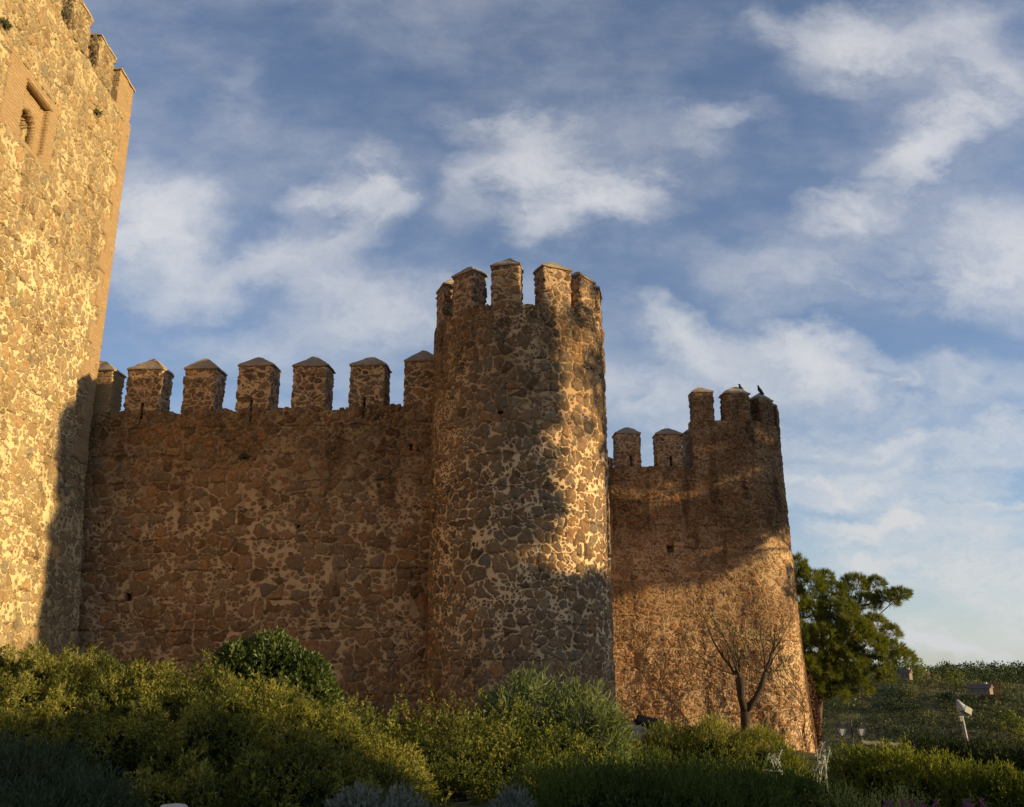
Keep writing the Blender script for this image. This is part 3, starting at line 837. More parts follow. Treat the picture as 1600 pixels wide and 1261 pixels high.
def shrub(name, blobs, dens, L, Wd, per, mat, seed, spread=.7, upb=.35, sprig=.14, clump=.12, freq=2.0, core=.80, zmin=-.5, parent=None, tall=0.0):
    rs = np.random.RandomState(seed)
    p, n = blob_points(blobs, dens, rs, clump, freq, seed, zmin)
    N = len(p)
    ax = n * (1 - upb) + np.array([0, 0, 1.0]) * upb + rs.normal(size=(N, 3)) * .28
    ax /= np.linalg.norm(ax, axis=1, keepdims=True)
    sl_ = sprig * (.6 + .8 * rs.rand(N)) * (1 + tall * (rs.rand(N) > .96))
    t = np.tile(np.linspace(.0, 1.0, per), N); P_ = np.repeat(p, per, 0); AX = np.repeat(ax, per, 0); SL = np.repeat(sl_, per)
    base = P_ + AX * (t * SL)[:, None]
    d = AX + rs.normal(size=(N * per, 3)) * spread * (1.1 - .5 * t)[:, None]
    v, q = leaves_mesh(base, d, L * (.6 + .6 * rs.rand(N * per)), Wd * (.7 + .6 * rs.rand(N * per)), rs)
    mi = np.zeros(len(q), int)
    mats = [mat]
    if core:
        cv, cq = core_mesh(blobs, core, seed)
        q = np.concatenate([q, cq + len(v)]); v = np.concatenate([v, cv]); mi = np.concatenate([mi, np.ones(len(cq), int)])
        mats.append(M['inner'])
    me = mesh_np(name, v, q, smooth=False, matidx=mi)
    return link(name, me, mats, parent)


def tb(px, py, Y, rx, ry, rz):
    """ellipsoid whose top stands at the pixel, at depth Y"""
    c = P(px, py + SHIFT, Y); return (c.x, c.y, c.z - rz, rx, ry, rz)


# big pale hedge on the left
SHIFT = 38
B = [tb(-160, 965, 15, 2.0, 2.2, 2.0), tb(-20, 985, 14.6, 1.5, 2.0, 2.0), tb(90, 990, 14.2, 1.4, 2.0, 2.0), tb(190, 1008, 14.0, 1.3, 1.9, 1.9),
     tb(290, 1022, 13.8, 1.3, 1.8, 1.8), tb(380, 1032, 13.4, 1.2, 1.7, 1.8), tb(450, 1058, 13.0, 1.1, 1.6, 1.7), tb(520, 1092, 12.7, .95, 1.5, 1.5),
     tb(585, 1128, 12.4, .8, 1.3, 1.3), tb(330, 1085, 12.0, 1.3, 1.4, 1.6), tb(170, 1080, 12.0, 1.3, 1.4, 1.7), tb(10, 1075, 12.2, 1.4, 1.4, 1.8),
     tb(450, 1130, 11.4, 1.1, 1.2, 1.3), tb(560, 1180, 11.6, .8, 1.1, 1.0), tb(300, 1170, 10.8, 1.2, 1.0, 1.2), tb(-120, 1100, 12, 1.3, 1.3, 1.6)]
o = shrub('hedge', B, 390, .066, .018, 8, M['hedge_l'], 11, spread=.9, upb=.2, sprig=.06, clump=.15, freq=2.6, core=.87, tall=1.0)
tag(o, 'large pale green rounded hedge filling the lower left, its top catching the sun', 'hedge')
SHIFT = 48
# blue-green bushes at its foot
B = [tb(40, 1135, 10.2, .9, .9, 1.0), tb(-60, 1120, 10.4, .8, .9, 1.0), tb(130, 1185, 9.8, .7, .8, .8), tb(60, 1200, 9.2, .8, .7, .8)]
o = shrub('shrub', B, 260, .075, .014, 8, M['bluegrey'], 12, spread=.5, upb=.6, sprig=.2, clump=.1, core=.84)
tag(o, 'dark bluish shrub in shade at the bottom left corner in front of the pale hedge', 'shrub')
SHIFT = 9
# round glossy bush
B = [tb(425, 990, 20, .95, .9, 1.2), tb(375, 1000, 19.8, .6, .8, 1.2), tb(480, 1018, 19.8, .6, .8, 1.3), tb(500, 1045, 19.6, .45, .7, 1.2)]
o = shrub('shrub', B, 190, .11, .045, 7, M['laurel'], 13, spread=.7, upb=.4, sprig=.12, clump=.05, core=.88)
tag(o, 'dark green dome-shaped glossy bush standing behind the pale hedge against the long wall', 'shrub')
SHIFT = 36
# middle hedge
B = [tb(560, 1085, 15.6, .9, .9, 1.4), tb(640, 1082, 15.3, .95, 1.0, 1.4), tb(720, 1085, 15.0, .95, 1.0, 1.5), tb(800, 1102, 14.8, .9, 1.0, 1.5), tb(870, 1125, 14.6, .8, 1.0, 1.4),
     tb(930, 1158, 14.3, .7, .9, 1.3), tb(700, 1160, 13.5, .9, .7, 1.0), tb(810, 1175, 13.4, .8, .7, 1.0), tb(900, 1200, 13.2, .7, .6, .9), tb(640, 1185, 13.2, .6, .6, .9)]
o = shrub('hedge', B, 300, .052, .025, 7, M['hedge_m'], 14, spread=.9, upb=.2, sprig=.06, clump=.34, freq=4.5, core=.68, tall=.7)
tag(o, 'leafy mid-green hedge below the big round tower, full of dark gaps', 'hedge')
# oleander
SHIFT = 26
B = [tb(830, 1048, 17.6, .75, .7, 1.2), tb(905, 1065, 17.4, .65, .7, 1.2), tb(935, 1100, 17.2, .45, .6, 1.1), tb(795, 1072, 17.4, .5, .6, 1.1)]
o = shrub('shrub', B, 85, .20, .028, 9, M['oleander'], 15, spread=.85, upb=.5, sprig=.26, clump=.2, freq=3.5, core=.62, tall=.6)
tag(o, 'long-leaved bush growing at the foot of the big round tower, behind the leafy hedge', 'shrub')
SHIFT = 6
# green bush in front of the pollarded tree
B = [tb(1040, 1140, 19, .75, .8, 1.0), tb(1110, 1135, 19, .8, .8, 1.0), tb(1180, 1150, 19, .75, .8, 1.0), tb(1230, 1185, 19, .5, .7, .9), tb(985, 1170, 18.5, .6, .7, .8)]
o = shrub('shrub', B, 200, .12, .016, 7, M['hedge_m'], 16, spread=.6, upb=.6, sprig=.22, clump=.1, freq=3, core=.82)
tag(o, 'soft green bush in front of the forked leafless tree', 'shrub')
# junipers
B = [tb(900, 1208, 11.5, .8, .8, .5), tb(1000, 1200, 11.8, .9, .8, .5), tb(1110, 1206, 11.6, .9, .8, .5), tb(1200, 1218, 11.3, .8, .8, .5), tb(1260, 1240, 11.0, .6, .7, .5), tb(960, 1222, 10.6, 1.0, .7, .5), tb(1100, 1228, 10.4, 1.0, .7, .5)]
o = shrub('juniper', B, 380, .06, .014, 9, M['juniper'], 17, spread=.5, upb=.35, sprig=.17, clump=.26, freq=7, core=.84)
tag(o, 'low spreading dark juniper across the bottom centre', 'juniper')
SHIFT = 0
B = [tb(1345, 1178, 15.2, .55, .7, .9), tb(1400, 1182, 14.6, .7, .7, .9), tb(1465, 1196, 14.0, .7, .7, .9), tb(1530, 1208, 13.4, .7, .7, .9), tb(1595, 1222, 12.8, .7, .7, .9), tb(1665, 1240, 12.2, .7, .7, .9)]
o = shrub('hedge', B, 380, .065, .016, 9, M['conifer'], 18, spread=.45, upb=.45, sprig=.13, clump=.2, freq=5, core=.82)
tag(o, 'low trimmed conifer hedge with a sunlit crest at the lower right', 'hedge')
B = [tb(1460, 1160, 19, .8, .8, .8), tb(1540, 1166, 18.5, .9, .8, .9), tb(1620, 1176, 18, .9, .8, .9), tb(1700, 1190, 17.5, .9, .8, .9)]
o = shrub('hedge', B, 260, .08, .02, 7, M['scrubdark'], 19, spread=.5, upb=.4, sprig=.15, clump=.1, freq=3, core=.86)
tag(o, 'dark shaded hedge at the right edge, behind the sunlit conifer hedge', 'hedge')
# grey sage tufts
for i, (bl, lab) in enumerate([([tb(560, 1248, 9.6, .35, .3, .4), tb(625, 1253, 9.6, .3, .3, .4)], 'wide pale grey-leaved tuft at the bottom edge below the leafy hedge'),
                              ([tb(805, 1253, 9.8, .22, .3, .4)], 'small pale grey-leaved tuft at the bottom edge left of the juniper')]):
    o = shrub('sage_plant', bl, 500, .06, .016, 8, M['sage'], 21 + i, spread=.4, upb=.7, sprig=.12, clump=.05, core=.8)
    tag(o, lab, 'plant', 'grey-leaved tufts along the bottom edge')
# lime-green plants
for i, (bl, lab) in enumerate([([tb(1312, 1262, 10.5, .22, .3, .35), tb(1362, 1268, 10.5, .2, .3, .3)], 'yellow-green feathery plant between the juniper and the right hedge'),
                              ([tb(1420, 1268, 10.5, .18, .25, .3)], 'smaller yellow-green feathery plant beside the purple flowers')]):
    o = shrub('feathery_plant', bl, 330, .045, .010, 8, M['lime'], 31 + i, spread=.5, upb=.75, sprig=.26, clump=.1, core=.6)
    tag(o, lab, 'plant', 'yellow-green plants in the flower bed')


def spires(name, c, n, h, sp, mats, seed, label, cat, group=None, bend=.12):
    """upright stems carrying leaves and flower heads"""
    rs = np.random.RandomState(seed); rd = random.Random(seed)
    root = empty(name, c, label, cat, group)
    bm = bmesh.new(); B_, D_, L_, W_ = [], [], [], []
    HB, HD = [], []
    for i in range(n):
        x0 = Vector(c) + Vector((rd.uniform(-sp, sp), rd.uniform(-sp, sp) * .6, 0))
        hh = h * rd.uniform(.6, 1); lean = Vector((rd.uniform(-bend, bend), rd.uniform(-bend, bend), 0))
        pts = [x0 + Vector((0, 0, hh * k / 6)) + lean * (k / 6) ** 2 for k in range(7)]
        tube_mesh(bm, pts, [.008 - .0006 * k for k in range(7)], 4)
        for k in range(1, 7):
            for _ in range(2):
                B_.append(pts[k][:]); D_.append((rd.uniform(-1, 1), rd.uniform(-1, 1), rd.uniform(.2, 1))); L_.append(.05); W_.append(.012)
        HB, HD = [], []
        for _ in range(14):
            q = pts[6] + Vector((rd.gauss(0, .005), rd.gauss(0, .005), rd.uniform(-.06, .01)))
            HB.append(q[:]); HD.append((rd.uniform(-1, 1), rd.uniform(-1, 1), rd.uniform(-.2, 1)))
        v, q = leaves_mesh(np.array(HB), np.array(HD), .026, .018, rs); link('flower_head', mesh_np('flower_head', v, q, smooth=False), mats[2], root)
    bm_obj('stem', bm, mats[0], root)
    v, q = leaves_mesh(np.array(B_), np.array(D_), np.array(L_), np.array(W_), rs); link('foliage', mesh_np('foliage', v, q, smooth=False), mats[1], root)
    return root


spires('silver_plant', P(1283, 1236, 11.5), 7, .54, .12, (M['silver'], M['silver'], M['silver']), 41, 'tall silvery-stemmed plant at the right end of the juniper', 'plant', 'silvery plants')
spires('silver_plant', P(1217, 1203, 14.0), 4, .26, .07, (M['silver'], M['silver'], M['silver']), 42, 'short silvery plant above the pale flat stone', 'plant', 'silvery plants')
for i, (px, lab) in enumerate(((1420, 'purple flower cluster beside the yellow-green plant'), (1450, 'purple flower cluster at the bottom edge, between two others'), (1530, 'purple flower cluster nearest the bottom right corner'))):
    spires('purple_flower', P(px, 1290, 9.6), 7, .24, .09, (M['ivy'], M['ivy'], M['petal']), 50 + i, lab, 'flower', 'purple flowers at the bottom edge')

def wall_tuft(p, r_, lab, seed):
    o = shrub('wall_plant', [(p.x, p.y, p.z, r_ * .7, r_ * .4, r_ * .5)], 1900, .07, .012, 5, M['bluegrey'], seed, spread=.8, upb=.2, sprig=.08, clump=.15, core=.7)
    tag(o, lab, 'plant', 'weeds rooted in the masonry')
def on_sq(px, py):
    u_, z_ = sq_u(px, py); return Vector(fq(np.array([u_]), np.array([z_]), np.array([-.02]))[0])
wall_tuft(on_sq(148, 178), .16, 'straggly weed growing high on the golden tower near its brick corner', 201)
wall_tuft(on_sq(2, 40), .22, 'dark weed on the golden tower at the very left edge, upper one', 202)
u_, z_ = wall_u(382, 716); wall_tuft(Vector(fw(np.array([u_]), np.array([z_]), np.array([-.02]))[0]), .13, 'small dark weed on the upper part of the long shaded wall', 203)


# ------------------------------------------------------------------ pines and other trees
def pine(name, root_xyz, puffs, mat, seed, dens=60, L=.26, Wd=.035, per=7, trunk=None, label='', group=None, limbs=True, trunk_r=.3, kmin=.35, shell=.55, jit=.5):
    rs = np.random.RandomState(seed); rd = random.Random(seed)
    r = empty(name, root_xyz, label, 'tree', group)
    pts, nn = [], []
    for (cx, cy, cz, rx, ry, rz) in puffs:
        area = 4 * math.pi * ((rx * ry + rx * rz + ry * rz) / 3); n = int(area * dens)
        d = rs.normal(size=(n, 3)); d /= np.linalg.norm(d, axis=1, keepdims=True); d = d[d[:, 2] > -.55]
        rad = (shell + (1.05 - shell) * rs.rand(len(d)) ** .5) * (1 + .22 * vnoise(d * rx + np.array([cx, cy, cz]), 4.0, seed))
        pts.append(np.array([cx, cy, cz]) + d * np.array([rx, ry, rz]) * rad[:, None]); nn.append(d)
    p = np.concatenate(pts); n_ = np.concatenate(nn); N = len(p)
    P_ = np.repeat(p, per, 0); D_ = np.repeat(n_ * .7 + np.array([0, 0, .35]), per, 0) + rs.normal(size=(N * per, 3)) * jit
    v, q = leaves_mesh(P_, D_, L * (.7 + .5 * rs.rand(N * per)), Wd, rs, .1)
    link('crown', mesh_np('crown', v, q, smooth=False), mat, r)
    bm = bmesh.new()
    b0 = Vector(root_xyz); top = Vector(trunk)
    mid = b0.lerp(top, .5) + Vector((rd.uniform(-.3, .3), 0, 0))
    tp = [b0, b0.lerp(mid, .5), mid, mid.lerp(top, .5), top]
    tube_mesh(bm, tp, [trunk_r, trunk_r * .85, trunk_r * .7, trunk_r * .5, trunk_r * .25], 9)
    if limbs:
        for (cx, cy, cz, rx, ry, rz) in puffs:
            e = Vector((cx, cy, cz)); k = rd.uniform(kmin, .95); s = b0.lerp(top, k)
            if s.z > e.z and kmin < .5: s = b0.lerp(top, max(.25, k - .3))
            m1 = s.lerp(e, .5) + Vector((rd.uniform(-.2, .2), rd.uniform(-.2, .2), rd.uniform(-.35, .1)))
            tube_mesh(bm, [s, m1, e], [trunk_r * .28, trunk_r * .18, trunk_r * .06], 5)
    bm_obj('trunk', bm, M['pinebark'], r)
    return r


def puff(px, py, Y, r, fl=.7): c = P(px, py, Y); return (c.x, c.y, c.z, r, r, r * fl)
Yp = 46.0
rd = random.Random(3)
PUF = [(1238, 890, -1, 1.0), (1262, 915, -1, 1.05), (1235, 940, -1, 1.1), (1300, 930, 1, .95), (1335, 915, 2, .8), (1290, 905, 1, .6), (1265, 960, -1, 1.1), (1310, 965, -1, 1.15), (1352, 945, 1, .9),
       (1385, 938, 0, .8), (1405, 932, 0, .5), (1368, 915, 2, .55), (1330, 990, -2, 1.1), (1285, 1000, -2, 1.2), (1245, 995, -2, 1.1), (1365, 975, 0, .8), (1392, 990, 1, .55), (1355, 1010, -1, 1.0),
       (1395, 1020, 0, .8), (1412, 1030, 2, .6), (1320, 1035, -1, 1.1), (1370, 1042, 0, .9), (1280, 1045, -1, 1.1), (1245, 1035, -2, .9), (1335, 1062, 0, .8), (1385, 1062, 1, .55), (1290, 1062, 1, .7), (1270, 1075, 0, .8), (1305, 1085, 0, .7), (1345, 1078, 1, .6)]
pine('pine_tree', (14.0, 46.5, -6.2), [puff(a, b, Yp + c, d * rd.uniform(.60, .84), .78) for a, b, c, d in PUF], M['pine'], 61, jit=.36, dens=62, L=.30, Wd=.022, per=15, kmin=.62, shell=.66, trunk=P(1290, 930, 46.5),
     label='bushy olive-green pine leaning out behind the far round tower', trunk_r=.28)


def crown(c, r, n, rd, size=(.7, 1.3), flat=.7, hollow=.3):
    out = []
    for i in range(n):
        a = rd.uniform(0, 6.28); k = math.sqrt(rd.uniform(hollow, 1)); z = rd.uniform(-1, 1)
        s = rd.uniform(*size)
        rr = math.sqrt(max(0, 1 - z * z * .7))
        out.append((c[0] + r[0] * k * rr * math.cos(a), c[1] + r[1] * k * rr * math.sin(a), c[2] + r[2] * z, s, s, s * flat))
    return out


# trees standing to the right of the picture: their shade falls on the towers
SUNT = math.tan(SUN_PHI); SUNE = math.tan(SUN_EL) / math.cos(SUN_PHI)
def upsun(x, y, z, X):
    """point on the sun ray through (x,y,z) at the abscissa X"""
    return (X, y - (X - x) * SUNT, z + (X - x) * SUNE)
GRP = 'pines standing to the right of the towers'
def sidepine(c, r, n, size, lab, seed, dens=20, extra=(), foot=(0, 0), group=GRP, Lf=.42):
    rd = random.Random(seed)
    pf = crown(c, r, n, rd, size) + list(extra)
    fx, fy = c[0] + foot[0], c[1] + foot[1]
    g = float(gz(fx, fy))
    pine('pine_tree', (fx, fy, g - .1), pf, M['pine_far'], seed, dens=dens, L=Lf, Wd=.085, per=6, trunk=(c[0] + foot[0] * .3, c[1] + foot[1] * .3, c[2] + r[2] * .6), label=lab, group=group, trunk_r=.26, kmin=.6)
# loose pine that dapples the right side of the big tower
c = upsun(2.0, 25.9, 8.2, 26); sidepine(c, (1.8, 1.7, 3.3), 24, (.24, .46), 'slender loose pine beyond the right edge, opposite the big round tower', 71, dens=18)
# broad pine that shades the head of the far tower
c = upsun(8.5, 37.6, 8.4, 27); tip = P(1606, 656, 32.0)
sidepine(c, (2.6, 3.4, 3.2), 44, (.7, 1.15), 'broad pine whose branch tip touches the right edge of the sky', 72, foot=(0, 4.5),
         extra=[upsun(3.6, 36.5, 3.6, 27) + (.8, .8, .55), upsun(5.4, 36.6, 3.4, 27.5) + (.9, .7, .5), upsun(7.2, 36.7, 4.2, 27) + (.8, .7, .5), upsun(10.9, 38.0, 3.2, 27) + (.5, .5, .8), (tip.x + .22, tip.y, tip.z, .14, .14, .10), (tip.x + 1.0, tip.y, tip.z - .1, .4, .4, .3), (tip.x + 2.0, tip.y, tip.z - .2, .6, .6, .45), (tip.x + 3.4, tip.y, tip.z - .2, .8, .8, .6)])
# narrow tall cypresses, unseen, added to shade the foot of the golden tower
def cypress(X, s, top, r, seed, lab):
    y = s - X * SUNT; g = float(gz(X, y)); rs = np.random.RandomState(seed)
    root = empty('shade_cypress', (X, y, g), lab, 'tree', 'unseen cypresses added for their shade')
    n = int(5200 * r); k = rs.rand(n); z = g + .8 + (top - g - .8) * k
    prof = r * np.minimum(1, (1 - k) * 3.2) ** .7 * (.85 + .25 * np.sin(k * 23 + seed)); a = rs.rand(n) * 6.283; rr = prof * (.6 + .45 * rs.rand(n))
    p = np.stack([X + rr * np.cos(a), y + rr * np.sin(a), z], 1); d = np.stack([np.cos(a), np.sin(a), 1.6 + 0 * a], 1) + rs.normal(size=(n, 3)) * .3
    P_ = np.repeat(p, 4, 0); D_ = np.repeat(d, 4, 0) + rs.normal(size=(4 * n, 3)) * .35
    v, q = leaves_mesh(P_, D_, .34, .09, rs); link('crown', mesh_np('crown', v, q, smooth=False), M['pine_far'], root)
    bm = bmesh.new(); tube_mesh(bm, [(X, y, g - .1), (X, y, g + 2), (X, y, top - 1)], [.17, .14, .03], 8); bm_obj('trunk', bm, M['bark'], root)
rr_ = random.Random(8); col_ = []  # puffs of an added unseen pine, stacked to shape its shadow
for k in range(64):
    h_ = rr_.uniform(5.0, 15.4); sc_ = 24.0 - rr_.uniform(0, .30 + .75 * (15.4 - h_) / 10.4); q_ = rr_.uniform(.26, .46)
    X_ = 25 + rr_.uniform(-.9, .9); col_.append((X_, sc_ - X_ * SUNT, h_, q_, q_, q_ * .7))
sidepine((25, 23.7 - 25 * SUNT, 9.5), (.4, .3, 3), 4, (.3, .4), 'unseen thin pine beyond the right edge, added and shaped to shade the big round tower', 74, dens=30, extra=col_)
cypress(30.0, 23.1, 11.8, .55, 7, 'tall unseen cypress added beyond the right edge to shade the golden tower')
cypress(31.5, 22.2, 9.6, .5, 8, 'lower unseen cypress added beyond the right edge to shade the golden tower')
# unseen bushes added out to the right to keep the foot of the big tower and the low hedges in shade
def shade_bush(name, pts, lab, seed, mat='pine_far'):
    o = shrub(name, pts, 45, .26, .10, 6, M[mat], seed, spread=.7, upb=.3, sprig=.3, clump=.16, freq=1.2, core=.9)
    tag(o, lab, 'shrub', 'unseen bushes added for their shade')
def sb(X, s, top, rx, ry, rz): return (X, s - X * SUNT, top - rz, rx, ry, rz)
shade_bush('shrub', [sb(20, 24.0, 6.0, 1.6, 1.2, 4), sb(20, 25.4, 6.1, 1.6, 1.1, 4), sb(20.5, 26.9, 5.7, 1.6, 1.1, 4), sb(20, 22.9, 4.6, 1.6, 1.0, 4)], 'high unseen bush added beyond the right edge to shade the foot of the big round tower', 91)
shade_bush('shrub', [sb(12.5, 9.4, 3.15, 1.2, 1.3, 3), sb(12.7, 10.75, 2.95, 1.2, .75, 3), sb(12.3, 11.8, .0, 1.2, .7, 2), sb(12.6, 8.0, 3.4, 1.3, 1.2, 3)], 'thick unseen bush added beyond the right edge to shade the pale hedge', 92)
shade_bush('shrub', [sb(10.9, 14.6, -.78, .8, .8, 1.2), sb(11.1, 15.8, -.78, .8, .8, 1.2), sb(11.3, 17.0, -.75, .8, .8, 1.2)], 'low unseen bush added just beyond the right edge to shade the conifer hedge', 93)

# ------------------------------------------------------------------ pollarded tree before the far tower
def bare_tree():
    rd = random.Random(9)
    Y = 31.0
    base = P(1166, 1150, Y); base.z = float(gz(base.x, base.y)) - .1
    r = empty('pollarded_tree', base, 'leafless tree with a forked trunk and long thin shoots before the far round tower', 'tree')
    bm = bmesh.new()
    f = P(1164, 1112, Y)
    tube_mesh(bm, [base, P(1165, 1135, Y), f], [.20, .16, .15], 8)
    k1 = P(1156, 1058, Y)
    tube_mesh(bm, [f, P(1158, 1090, Y), P(1157, 1070, Y), k1], [.13, .12, .14, .16], 8)
    k2 = P(1196, 1050, Y)
    tube_mesh(bm, [f, P(1180, 1092, Y), P(1190, 1072, Y), k2], [.12, .095, .09, .08], 8)
    bm_obj('trunk', bm, M['bark'], r)
    bm = bmesh.new(); B_, D_ = [], []
    def shoot(s, tx, ty, rad, n=8, leaf=.5, sub=2):
        e = P(tx, ty, Y + rd.uniform(-.5, .5)); pts = []
        bend = Vector((rd.uniform(-.2, .2), 0, rd.uniform(-.25, .05)))
        for k in range(n + 1):
            t = k / n; p = s.lerp(e, t) + bend * math.sin(t * math.pi) + Vector((rd.gauss(0, .02), 0, rd.gauss(0, .02))); pts.append(p)
        tube_mesh(bm, pts, [rad * (1 - .8 * k / n) for k in range(n + 1)], 4)
        for k in range(n // 2, n + 1):
            if rd.random() < leaf:
                for _ in range(rd.randint(3, 9)): B_.append((pts[k] + Vector((rd.gauss(0, .08), rd.gauss(0, .08), rd.gauss(0, .08))))[:]); D_.append((rd.uniform(-1, 1), rd.uniform(-1, 1), rd.uniform(-.6, 1)))
        if sub:
            for _ in range(sub):
                k = rd.randint(2, n - 2); q = pts[k]; dx = rd.uniform(-22, 22)
                a = (q.x / q.y) ; 
                e2 = q + (e - s) * rd.uniform(.25, .45) + Vector((rd.uniform(-.5, .5), 0, rd.uniform(-.1, .3)))
                tube_mesh(bm, [q, q.lerp(e2, .5) + Vector((rd.uniform(-.06, .06), 0, .05)), e2], [rad * .4, rad * .28, rad * .12], 3)
    for (tx, ty, rad) in [(1095, 955, .055), (1100, 948, .04), (1130, 960, .03), (1060, 985, .03), (1140, 980, .03), (1150, 975, .025), (1120, 1000, .025), (1170, 985, .025)]:
        shoot(k1, tx, ty, rad, leaf=.45)
    for (tx, ty, rad) in [(1212, 975, .06), (1204, 985, .035), (1225, 1000, .03), (1188, 960, .03), (1240, 1020, .025), (1180, 990, .025), (1232, 1045, .02)]:
        shoot(k2, tx, ty, rad, leaf=.45)
    bm_obj('shoots', bm, M['bark'], r)
    rs = np.random.RandomState(2)
    v, q = leaves_mesh(np.array(B_), np.array(D_), .09, .045, rs); link('leaves', mesh_np('leaves', v, q, smooth=False), M['ivy'], r)


bare_tree()


# ------------------------------------------------------------------ bare vine over the foot of the far tower
def vines():
    rd = random.Random(21)
    r = empty('climbing_vine', (8.5, 36.0, -3), 'bare web of climbing vine stems over the foot of the far round tower', 'climbing plant')
    bm = bmesh.new(); dots = []
    def walk(u, z, n, ang, rad, dep):
        pts = []; rads = []
        for k in range(n):
            p = ff([u], [z], [-.055])[0]; pts.append(Vector(p)); rads.append(rad * (1 - .75 * k / n))
            u += math.sin(ang) * .22; z += math.cos(ang) * .22; ang += rd.gauss(0, .22) - ang * .04
            if z > 4.6 or u > FL + RF * R(100): break
            if dep < 3 and rd.random() < .16: walk(u, z, int(n * rd.uniform(.35, .7)), ang + rd.choice((-1, 1)) * rd.uniform(.3, .7), rad * .6, dep + 1)
            if rd.random() < .05: dots.append((u, z))
        if len(pts) > 2: tube_mesh(bm, pts, rads[:len(pts)], 3)
    for i in range(20):
        walk(rd.uniform(-.2, FL + RF * 1.35), -3.1, rd.randint(16, 34), rd.gauss(0, .35), rd.uniform(.012, .026), 0)
    def ff2(u, z): return fw_(u, z)
    bm_obj('stem', bm, M['twig'], r)
    # the part over the wall beside the tower
    bm = bmesh.new()
    def walk2(u, z, n, ang, rad, dep):
        pts = []
        for k in range(n):
            pts.append(Vector(f2(np.array([u]), np.array([z]), np.array([-.05]))[0])); u += math.sin(ang) * .2; z += math.cos(ang) * .2; ang += rd.gauss(0, .22) - ang * .03
            if u > NX - .05 or z > 3.6: break
            if dep < 2 and rd.random() < .14: walk2(u, z, int(n * .6), ang + rd.choice((-1, 1)) * rd.uniform(.3, .8), rad * .6, dep + 1)
        if len(pts) > 2: tube_mesh(bm, pts, [rad * (1 - .75 * k / len(pts)) for k in range(len(pts))], 3)
    for i in range(16): walk2(rd.uniform(1.6, NX - .3), -3.0, rd.randint(12, 28), rd.gauss(-.2, .4), rd.uniform(.015, .026), 0)
    bm_obj('stem', bm, M['twig'], r)


vines()


def creeper_buttress():
    c = P(1279, 1110, 39.5)
    r = empty('stone_buttress', (c.x, c.y, -4), 'low buttress covered in dry red creeper, just right of the far tower foot', 'buttress')
    fr = planar((c.x - .6, c.y, 0), (1, .35))
    voxel('masonry', lines(0, .62, .08), lines(-5, -.2, .08), np.array([0, .4, 1.2]), fr, M['far'], r, lambda u, v, w: u > .62 - .12 * np.clip(v + 2.2, 0, 4), (5, 9))
    rs = np.random.RandomState(5); n = 9000
    u = rs.uniform(-.4, .68, n); v = rs.uniform(-4.6, -.1, n); k = u < .72 - .13 * np.clip(v + 2.2, 0, 4); u = u[k]; v = v[k]
    p = fr(u, v, -.05 - .14 * rs.rand(len(u))); n_=0; d = rs.normal(size=(len(u), 3)) + np.array([0, -.8, -.3])
    vv, q = leaves_mesh(p, d, .075, .045, rs); link('creeper', mesh_np('creeper', vv, q, smooth=False), M['dry'], r)


creeper_buttress()


# ------------------------------------------------------------------ stones
def stone(name, c, s, seed, mat, label, cat='stone', rot=0, sub=4, rough=.22):
    bm = bmesh.new(); bmesh.ops.create_icosphere(bm, subdivisions=sub, radius=1)
    co = np.array([v.co[:] for v in bm.verts])
    n = vnoise(co, 1.1, seed) * rough + vnoise(co, 3.5, seed + 1) * rough * .3 + vnoise(co, 9, seed + 2) * .02
    for v, k in zip(bm.verts, n):
        x = v.co.copy(); x = Vector((math.copysign(abs(x.x) ** .7, x.x), math.copysign(abs(x.y) ** .7, x.y), math.copysign(abs(x.z) ** .7, x.z))) * (1 + k)
        v.co = Matrix.Rotation(rot, 3, 'Y') @ Vector((x.x * s[0], x.y * s[1], x.z * s[2])) + Vector(c)
    for f in bm.faces: f.smooth = True
    o = bm_obj(name, bm, mat); return tag(o, label, cat)


stone('boulder', P(978, 1152, 24), (.55, .5, .28), 3, M['rock'], 'pale grey boulder at the right foot of the big round tower', rot=.15)
stone('fallen_slab', P(1014, 1128, 26), (.40, .4, .13), 6, M['bark'], 'dark tilted slab lying on the low wall foot right of the big round tower', rot=.18)
stone('boulder', P(1008, 1146, 26.5), (.6, .4, .28), 9, M['rock'], 'brownish boulder under the dark tilted slab', rot=.1)
stone('flat_stone', P(1210, 1207, 14.0), (.14, .12, .04), 12, M['plaster'], 'small pale flat stone poking out of the juniper, below the short silvery plant')
stone('flat_stone', P(270, 1263, 8.6), (.11, .1, .035), 14, M['plaster'], 'small pale stone at the bottom edge under the large pale hedge')


